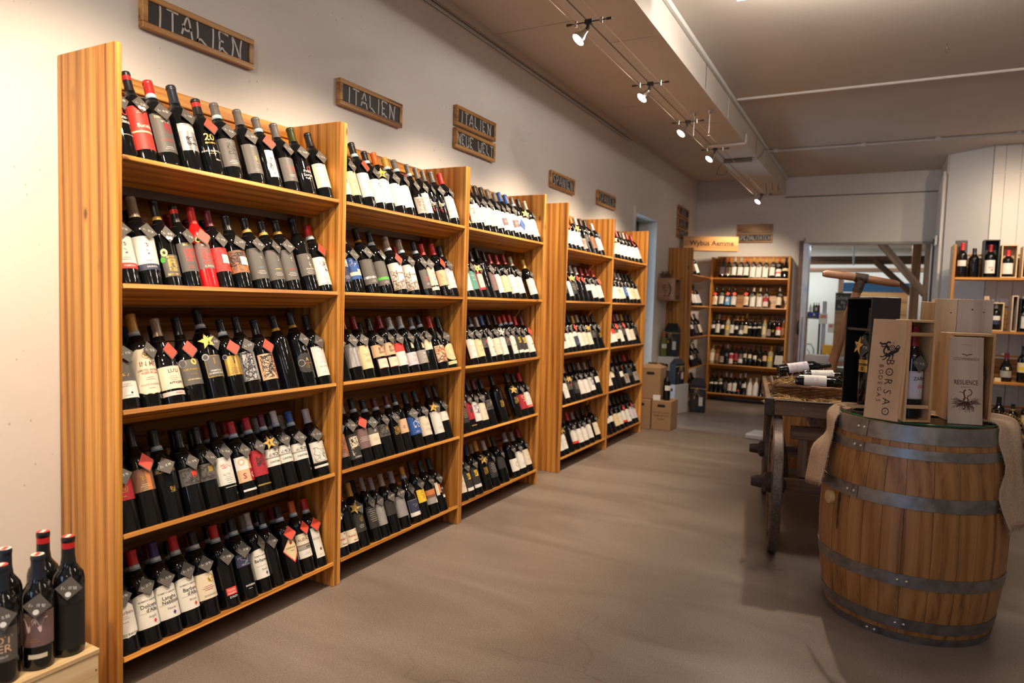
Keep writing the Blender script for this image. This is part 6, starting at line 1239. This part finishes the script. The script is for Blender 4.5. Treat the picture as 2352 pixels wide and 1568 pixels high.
# ================================================================== cartons and gift carriers by the fifth rack
KB = wall_mat('cardboard', (.36, .215, .115), 0.0); KD = plain('carton_slot', (.012, .008, .006), .9); PRN = plain('carton_print', (.16, .085, .045), .8)
def carton(M, w, d, h, mat, label, group, slot='f', name='cardboard_box', flaps=False, prints=0):
    r = empty(name, M); tag(r, label, 'box', group)
    bx('body', (0, 0, 0), (w, d, h), mat, r, .004)
    sl = MB()
    def oval(cx, cz, hw, hh):
        vs = [(cx+(hw if abs(math.cos(a)) > 0 else 0)*max(-1, min(1, math.cos(a)*1.25)), 0, cz+hh*max(-1, min(1, math.sin(a)*1.25))) for a in [2*PI*i/20 for i in range(20)]]
        return vs
    if 'f' in slot: sl.add([(x, -.0012, z) for x, _, z in oval(w/2, h*.83, w*.20, h*.045)], [tuple(range(20))])
    if 'l' in slot: sl.add([(-.0012, x, z) for x, _, z in oval(d/2, h*.83, d*.20, h*.045)], [tuple(range(20))])
    sl.obj('hand_slot', KD, r)
    if prints:
        p = MB()
        for i in range(prints):
            vs, fs = text_geo(('WINZER AUSLESE', 'PREMIUM WEIN', 'Bodegas')[i % 3], .004); s = w*.11; p.add([(w*.5+x*s, -.0013, h*(.60-.105*i)+z*s) for x, z in vs], fs)
        p.obj('lettering', PRN, r)
    if flaps:
        MB().add([(0, 0, h), (w, 0, h), (w*.9, .09, h+.035), (w*.1, .09, h+.035)], [(0, 1, 2, 3)]).add([(0, d, h), (w, d, h), (w*.9, d-.09, h+.045), (w*.1, d-.09, h+.045)], [(0, 1, 2, 3)]).add([(w, .02, h+.002), (w, d-.02, h+.002), (w-.08, d/2, h+.05)], [(0, 1, 2)]).obj('flap', mat, r)
    return r
carton(T(.338, 4.575, 0), .20, .27, .302, KB, 'brown cardboard wine box on the floor carrying a bottle', 'stacked brown cardboard boxes', prints=3)
carton(T(.125, 4.545, 0), .205, .27, .305, KB, 'brown cardboard wine box on the floor against the fifth rack', 'stacked brown cardboard boxes')
carton(T(.205, 4.59, .309), .205, .26, .318, KB, 'brown cardboard wine box on top of two others, flaps open', 'stacked brown cardboard boxes', flaps=True)
bottle(T(.464, 4.66, .305), 'B', 'k', 'wsmall', '-', 'black bottle standing alone on the brown cardboard box', None, False, phi=-.9, seed=40)
tag(MB().box((0, 0, 0), (.075, .002, .055)).obj('price_card', plain('card_white', (.70, .66, .62), .6), M=T(.345, 4.582, .3035) @ RX(-.15)), 'white price card on the brown cardboard boxes', 'card')
WB = plain('carton_white_board', (.62, .62, .62), .55)
carton(T(.19, 5.70, 0) @ RZ(-.28), .10, .31, .345, WB, 'white cardboard box on the floor with a dark hand slot', 'white cardboard boxes', 'f', 'cardboard_box')
carton(T(.005, 5.86, .0), .195, .28, .655, WB, 'tall white cardboard box standing behind a shorter one', 'white cardboard boxes', 'f', 'cardboard_box')
CBK = plain('carrier_black', (.012, .013, .016), .5); WIN = plain('carrier_window', (.055, .045, .035), .2); LBW = plain('paper_white', PC['W'], .55)
def carrier(M, w, d, h, label):
    r = empty('gift_carrier', M); tag(r, label, 'gift box', 'black bottle gift carriers')
    b = MB().box((0, 0, 0), (w, d, h*.80), 0, None, .003)
    b.add([(0, 0, h*.8), (w, 0, h*.8), (w*.82, d*.4, h), (w*.18, d*.4, h), (0, d, h*.8), (w, d, h*.8), (w*.82, d*.6, h), (w*.18, d*.6, h)], [(0, 1, 2, 3), (5, 4, 7, 6), (1, 5, 6, 2), (4, 0, 3, 7), (3, 2, 6, 7)]); b.obj('body', CBK, r)
    MB().box((w*.40, -.001+d*.30, h*.91), (w*.60, d*.38, h*.95)).obj('hand_slot', WIN, r)
    lb = MB()
    lb.box((w*.60, -.002, h*.20), (w*.86, 0, h*.46)); lb.obj('bottle_label', LBW, r)
    MB().box((w*.60, -.0018, h*.46), (w*.86, 0, h*.60)).box((w*.16, -.0018, h*.06), (w*.42, 0, h*.40)).obj('window', WIN, r)
    MB().box((w*.24, -.0026, h*.40), (w*.36, 0, h*.48)).obj('neck_label', plain('paper_orange', PC['O'], .55), r)
    rb = MB().tube([(-.002, -.003, h*.70), (w*.5, -.006, h*.715), (w+.002, -.003, h*.70), (w+.002, d, h*.71)], .0045, 5)
    R = random.Random(9)
    for q in range(9): rb.tube([(w*.5, -.008, h*.71), (w*(.5+R.uniform(-.25, .25)), -.02, h*(.66+R.uniform(-.05, .06))), (w*(.45+R.uniform(-.25, .3)), -.015, h*(.54+R.uniform(-.08, .1)))], .0022, 4)
    rb.obj('raffia_bow', plain('raffia', (.56, .38, .18), .7), r)
    return r
carrier(T(.045, 5.98, .657) @ RZ(.05), .17, .12, .40, 'black bottle carrier with raffia bow standing highest, before the corner rack')
carrier(T(.279, 5.705, .3475) @ RZ(PI/2-.28), .20, .085, .30, 'black bottle carrier with raffia bow on the white box, middle of three')
carrier(T(.385, 6.0, 0) @ RZ(.10), .175, .12, .41, 'black bottle carrier with raffia bow on the floor, lowest of three')
bottle(T(.060, 5.915, .657), 'B', 'o', 'wsmall', '-', 'green white-wine bottle standing on the tall white box', None, False, phi=-.9, seed=41, glass='green')
# branded crate hung on the wall beside the corner rack
r = empty('hanging_crate', T(.004, 5.755, 1.330)); tag(r, 'wooden crate with a curved brand hung on the wall before the corner rack', 'crate')
HCX = wood('hang_crate', 0, (.26, .12, .06), (.40, .20, .10), (.48, .26, .14), fine=50, strip=0, knots=False)
bx('front_board', (0, 0, 0), (.20, .012, .265), HCX, r, .002); bx('bottom_board', (0, .013, 0), (.20, .34, .012), HCX, r); bx('top_board', (0, .013, .253), (.20, .34, .265), HCX, r); bx('rear_board', (0, .328, .013), (.20, .34, .252), HCX, r)
bx('face_board', (.188, .013, .013), (.20, .05, .252), HCX, r); bx('face_board', (.188, .29, .013), (.20, .327, .252), HCX, r); bx('back_board', (0, .013, .013), (.01, .327, .252), plain('crate_inner', (.50, .44, .42), .7), r)
br = MB()
vs, fs = ribbon([(.10+.055*math.cos(a), .125+.085*math.sin(a)) for a in [(-1.1+2.2*i/12) for i in range(13)]], .012); br.add([(x, -.0008, z) for x, z in vs], fs)
for q in range(7): vs, fs = ribbon([(.075+.02*math.sin(q), .05+q*.022), (.09+.015*math.cos(q*2), .06+q*.02)], .008); br.add([(x, -.0008, z) for x, z in vs], fs)
br.obj('brand', BURN, r)
R = random.Random(2); ra = MB()
for q in range(60):
    p = Vector((.07+R.uniform(-.05, .06), .06+R.uniform(-.03, .04), .268)); ra.tube([p, p+Vector((R.uniform(-.03, .03), R.uniform(-.03, .03), R.uniform(.02, .05))), p+Vector((R.uniform(-.05, .05), R.uniform(-.04, .04), R.uniform(.03, .085)))], .0022, 4)
f = ra.obj('dried_twigs', plain('dry_twig', (.16, .10, .07), .8), M=T(.004, 5.755, 1.330)); f['kind'] = 'stuff'; tag(f, 'tuft of dried twigs on the hanging crate', 'twigs')

# ================================================================== magnum shelf before the boarded wall
r = empty('magnum_shelf', T(2.945, 5.75, 0)); tag(r, 'wooden shelf of magnum bottles before the white boarded wall', 'shelf')
MW = 2.3; MD = .34; MZ = [1.636, 1.122, .636, .135]
bx('side_panel', (0, 0, 0), (.024, MD, 1.958), wz(), r, .002); bx('side_panel', (MW, 0, 0), (MW+.024, MD, 1.958), wz(), r)
for z in MZ:
    bx('shelf', (.025, 0, z-.022), (MW-.001, MD-.03, z), wx(), r, .002)
    bx('back_rail', (.025, MD-.022, z+.012), (MW-.001, MD, z+.21), wood('magnum_back', 0, (.12, .05, .015), (.36, .17, .055), (.48, .26, .09)), r, .002)
    bx('back_rod', (.025, MD-.024, z+.225), (MW-.001, MD-.004, z+.245), wx(), r, .002)
def mag(x, row, sh, cap, lab, label, s=1.2, h=None, y=.13, tg='-', glass=None):
    h = h or s
    return bottle(T(2.945+x, 5.75+y, MZ[row]+.0005), sh, cap, lab, tg, label, 'magnum bottles on the shelf before the boarded wall', True, phi=-PI/2-.1, sc=(s, s, h), seed=int(x*100)+row, glass=glass, name='magnum_bottle')
mag(.085, 0, 'B', 'r', 'wsmall', 'red-waxed magnum before a dark box, first on the top magnum shelf', 1.15, 1.14)
mag(.185, 0, 'B', 'k', 'none', 'plain black magnum between two dark boxes on the top magnum shelf', 1.15, .96)
mag(.312, 0, 'B', 'R', 'wpic', 'dark-red-capped magnum inside the black box on the top magnum shelf', 1.2, 1.06, .10)
mag(.455, 0, 'B', 'r', 'wplain', 'red-waxed magnum in the first wooden box on the top magnum shelf', 1.2, .88, .10)
mag(.625, 0, 'B', 'w', 'wsmall', 'white-capped magnum in the second wooden box on the top magnum shelf', 1.2, .95, .10, 't')
def mbox(x, row, w, h, mats, label, d=.10, ang=0., y=.05):
    return open_box(2.945+x, 5.75+y, MZ[row]+.0005, ang, w, d+.06, h, .010, mats, 'bottle_box', label, 'box', True, 'upright boxes on the magnum shelf')
DB = (BC, BC)
bx1 = empty('bottle_box', T(2.945+.03, 5.75+.20, MZ[0]+.0005)); tag(bx1, 'dark flat box behind the first red-waxed magnum', 'box', 'upright boxes on the magnum shelf'); bx('body', (0, 0, 0), (.10, .06, .375), plain('dark_grey_box', (.035, .034, .033), .5), bx1, .002)
mbox(.250, 0, .128, .365, DB, 'black open box around the dark-red-capped magnum')
mbox(.395, 0, .128, .315, (PZ, PX), 'pale wooden box around the red-waxed magnum on the top shelf')
mbox(.560, 0, .135, .300, (PZ, PX), 'pale wooden box around the white-capped magnum')
mbox(.030, 1, .105, .300, (WPZ, WPX), 'wooden box with an orange-capped bottle, second magnum shelf'); mag(.082, 1, 'B', 'o', 'none', 'orange-capped bottle inside a wooden box, second magnum shelf', 1.0, .95, .13)
mbox(.150, 1, .115, .290, (WPZ, WPX), 'wooden box second on the second magnum shelf, dark-capped bottle'); mag(.207, 1, 'B', 'k', 'none', 'dark bottle inside the second wooden box, second magnum shelf', 1.0, .95, .13)
bb = empty('lid_board', T(2.945+.282, 5.75+.05, MZ[1]+.0005)); tag(bb, 'upright pale lid board on the second magnum shelf', 'board'); bx('board', (0, 0, 0), (.042, .012, .335), PZ, bb, .001)
rb = mbox(.335, 1, .112, .275, (PZ, PX), 'yellow wooden box with wire handle, second magnum shelf'); MB().tube([(.03, .08, .276), (.035, .08, .31), (.056, .08, .325), (.078, .08, .31), (.083, .08, .276)], .0022, 5).obj('wire_handle', STR, rb, smooth=60)
LAB['whblue'] = [BG('W', .115, .16, .05), ('B', 'N', -.05, .05, .07, .112)]; DESC['whblue'] = 'white'
mag(.392, 1, 'B', 'w', 'whblue', 'bottle with white and navy label in the yellow wooden box', 1.05, .92, .12)
mbox(.505, 1, .05, .345, (greypine(), PX), 'grey pine box end standing beside the last bottle, second magnum shelf', .16); mag(.625, 1, 'B', 'w', 'whitesal', 'pale-labelled magnum behind the grey pine box', 1.1, .98, .12, 't')
mbox(.570, 1, .13, .320, DB, 'black open box around the pale-labelled magnum, second magnum shelf')
LAB['ymag'] = [BG('Y', .085, .165, .048), ('B', 'y', -.03, .03, .10, .13)]; DESC['ymag'] = 'yellow'
mag(.505, 2, 'G', 'm', 'lowbrown', 'squat maroon-capped magnum on the third magnum shelf', 1.25, .92); mag(.640, 2, 'B', 'k', 'ymag', 'large magnum with a yellow label on the third magnum shelf', 1.3, 1.16)
mag(.36, 2, 'B', 'k', 'ycream', 'black magnum behind the wine boxes on the third magnum shelf', 1.2, 1.0)
tag(MB().box((0, 0, 0), (.05, .002, .04)).obj('price_card', plain('card_yellow', (.75, .60, .30), .6), M=T(2.945+.405, 5.755, MZ[2]+.001) @ RX(-.2)), 'yellow price card on the third magnum shelf', 'card')
mag(.470, 3, 'B', 'k', 'darkgrey', 'black magnum first in view on the lowest magnum shelf', 1.35, 1.15); mag(.585, 3, 'B', 'ky', 'creamband', 'gold-banded magnum on the lowest magnum shelf', 1.1, .95); mag(.700, 3, 'B', 'n+', 'ymag', 'navy-banded magnum with yellow label on the lowest magnum shelf', 1.35, 1.15)

# ================================================================== hall beyond the gate
HW2 = wall_mat('hall_wall', (.66, .66, .60), 0.0)
struct(bx('wall_hall', (-1.0, 12.2, 0), (6.7, 12.4, 3.0), HW2)); struct(bx('wall_hall_left', (-1.2, 7.72, 0), (-1.0, 12.4, 3.0), HW2)); struct(bx('wall_hall_right', (6.5, 7.72, 0), (6.7, 12.4, 3.0), HW2))
struct(bx('ceiling_hall', (-1.2, 7.72, 2.44), (6.7, 12.4, 2.6), wall_mat('hall_ceiling', (.46, .42, .36), 0.0)))
TB0, TB2 = timber(0), timber(2)
def beam_(name, p, q, w, d, label, mat=None):
    p, q = Vector(p), Vector(q); v = q-p; M = T(*((p+q)/2)) @ v.to_track_quat('Z', 'Y').to_matrix().to_4x4(); l = v.length/2
    o = MB().box((-w/2, -d/2, -l), (w/2, d/2, l), 0, None, .006).obj(name, mat or TB2, M=M); return tag(o, label, 'beam')
beam_('timber_post', (2.905, 9.0, 0), (2.905, 9.0, 2.44), .085, .12, 'dark timber post just behind the gate post')
beam_('timber_brace', (2.235, 9.0, 2.36), (2.895, 9.0, 1.54), .125, .10, 'upper diagonal timber brace seen through the gate')
beam_('timber_post', (2.842, 11.0, 0), (2.842, 11.0, 2.44), .135, .14, 'orange timber post deeper in the hall', wood('timber_orange', 2, (.14, .055, .018), (.32, .14, .05), (.40, .19, .07), fine=30, strip=0, knots=False))
beam_('timber_brace', (2.22, 11.0, 2.16), (2.80, 11.0, 1.60), .115, .10, 'lower diagonal timber brace seen through the gate')
beam_('timber_beam', (0.2, 11.0, 2.152), (4.4, 11.0, 2.165), .105, .14, 'thick horizontal timber beam across the hall', TB2)
beam_('timber_beam', (0.2, 11.5, 2.005), (4.4, 11.5, 2.03), .05, .08, 'thin horizontal timber beam behind the thick one', TB2)
beam_('timber_post', (1.69, 12.0, 0), (1.69, 12.0, 2.0), .09, .10, 'timber post against the white hall wall')
tag(MB().box((1.74, 11.7, 1.63), (2.82, 11.74, 1.80), 0, None, .004).obj('blue_panel', plain('blue_panel', (.010, .055, .12), .5)), 'wide dark blue panel at the back of the hall', 'panel')
ob = empty('wooden_partition', T(0, 0, 0)); tag(ob, 'orange wooden partition under the blue panel', 'partition')
WPO = wood('partition_wood', 0, (.26, .12, .04), (.42, .22, .08), (.50, .28, .11), fine=30, strip=0, knots=False)
bx('top_rail', (2.03, 11.6, 1.535), (2.78, 11.66, 1.63), WPO, ob); bx('end_board', (2.63, 11.6, .9), (2.78, 11.66, 1.533), WPO, ob); bx('lower_board', (2.03, 11.6, .2), (2.63, 11.66, 1.49), WPO, ob)
for x0 in (2.05, 2.26, 2.47): bx('pane', (x0, 11.62, 1.492), (x0+.18, 11.63, 1.534), plain('lit_pane', (.6, .75, .9), .3, emit=(.6, .8, 1.0), es=1.0), ob)
cb = empty('chalkboard', T(1.69, 10.37, 1.281) @ RZ(0)); tag(cb, 'chalkboard with white handwriting in the hall', 'chalkboard')
bx('slate_panel', (0, 0, 0), (.27, .015, .295), SLB, cb)
vs, fs = text_geo('Schnäpse', .0); v2, f2 = text_geo('Fr. 5', .0)
MB().add([(.145+x*.072, -.001, .215+z*.09) for x, z in vs], fs).add([(.16+x*.08, -.001, .13+z*.08) for x, z in v2], f2).add([(.10+x*.06, -.001, .06+z*.07) for x, z in v2], f2).obj('lettering', CHK, cb)
beam_('timber_post', (1.79, 10.42, 0), (1.79, 10.42, 1.28), .20, .12, 'brown wooden cabinet post below the chalkboard', WPO)
cr = empty('drinks_crate', T(1.30, 10.0, 1.165)); tag(cr, 'blue drinks crate with bottles on it', 'crate'); bx('body', (0, 0, 0), (.185, .20, .075), plain('crate_blue', (.015, .05, .30), .5), cr, .003); bx('emblem', (.09, -.002, .02), (.12, 0, .055), plain('paper_rose', PC['k'], .55), cr)
sd = empty('rack_stand', T(1.28, 9.98, 0)); tag(sd, 'dark metal stand under the blue crate', 'stand'); 
for x0 in (0, .2): bx('leg', (x0, .02, 0), (x0+.02, .2, 1.13), plain('dark_metal', (.14, .11, .09), .5), sd)
bx('top_plate', (-.02, 0, 1.131), (.24, .24, 1.164), plain('dark_metal', (.14, .11, .09), .5), sd)
for i, (x0, sh_, c_, lb_, gl_) in enumerate(((1.335, 'K', 'w', 'wbig', 'white'), (1.385, 'B', 'e', 'none', 'green'), (1.425, 'B', 's', 'wplain', None), (1.457, 'B', 'c', 'none', 'rose'))):
    bottle(T(x0, 10.1+.05*(i % 2), 1.2405), sh_, c_, lb_, '-', 'small bottle on the blue crate in the hall, %s from the jamb' % ORD[i], 'bottles on the blue crate', False, phi=-PI/2, sc=(.55, .55, .52), glass=gl_, seed=50+i)
for i, (x0, z0, w, h, y) in enumerate(((1.497, 1.058, .122, .165, 9.8), (1.627, .92, .085, .148, 9.9))):
    s_ = empty('notice', T(x0, y, z0)); tag(s_, ('large white notice with a red heading in the hall', 'small white notice with a red heading in the hall')[i], 'notice'); bx('sheet', (0, 0, 0), (w, .004, h), plain('paper_white', PC['W'], .55), s_); bx('heading', (w*.14, -.001, h*.55), (w*.86, 0, h*.88), plain('paper_salmon', (.72, .22, .22), .55), s_)
beam_('steel_column', (1.565, 9.88, 0), (1.565, 9.88, 1.42), .06, .06, 'pale grey steel column behind the notices', plain('pale_steel', (.46, .50, .52), .5))
yc = empty('drinks_crate', T(1.588, 9.5, .535)); tag(yc, 'bright yellow drinks crate on a low table in the hall', 'crate'); yl = plain('crate_yellow', (.78, .36, .02), .45)
bx('body', (0, 0, .06), (.19, .25, .195), yl, yc, .004); bx('foot', (0, 0, 0), (.045, .25, .059), yl, yc); bx('foot', (.075, 0, 0), (.115, .25, .059), yl, yc); bx('foot', (.145, 0, 0), (.19, .25, .059), yl, yc)
lt_ = empty('low_table', T(1.40, 9.40, 0)); tag(lt_, 'grey low table carrying the yellow crate', 'table'); bx('top', (0, 0, .50), (.9, .6, .534), plain('table_grey', (.30, .29, .28), .5), lt_)
for x0 in (.02, .84):
    for y0 in (.02, .54): bx('leg', (x0, y0, 0), (x0+.04, y0+.04, .499), plain('table_grey', (.30, .29, .28), .5), lt_)
chm = plain('chair_white', (.56, .58, .56), .4); ch = empty('tube_chair', T(1.32, 8.75, 0)); tag(ch, 'chair with a pale tubular back near the gate', 'chair')
MB().tube([(0, 0, 0), (0, 0, .70), (.04, 0, .77), (.16, 0, .77), (.20, 0, .70), (.20, 0, 0)], .012, 8).obj('back_tube', chm, ch, smooth=60); MB().tube([(.05, 0, .45), (.06, 0, .66), (.10, 0, .70), (.14, 0, .66), (.15, 0, .45)], .009, 8).obj('inner_tube', chm, ch, smooth=60)
MB().box((-.01, .0, .42), (.21, .34, .445), 0, None, .008).obj('seat', chm, ch); MB().tube([(0, .33, .42), (0, .33, 0)], .012, 8).obj('leg', chm, ch); MB().tube([(.20, .33, .42), (.20, .33, 0)], .012, 8).obj('leg', chm, ch)
fl = MB().cyl((1.3375, 9.205, 2.285), (1.3375, 9.205, 2.44), .003, 5).box((1.30, 9.2, 2.20), (1.375, 9.21, 2.275), 0, T(1.3375, 9.2, 2.2375) @ RY(PI/4) @ T(-1.3375, -9.2, -2.2375)); tag(fl.obj('red_sign', plain('paper_red', PC['R'], .55)), 'small red diamond sign hanging behind the gate jamb', 'sign')
hp = MB().tube([(1.91, 10.5, 2.44), (1.925, 10.5, 2.04)], .014, 8); tag(hp.obj('drop_pipe', chm), 'pale vertical pipe hanging from the hall ceiling', 'pipe')
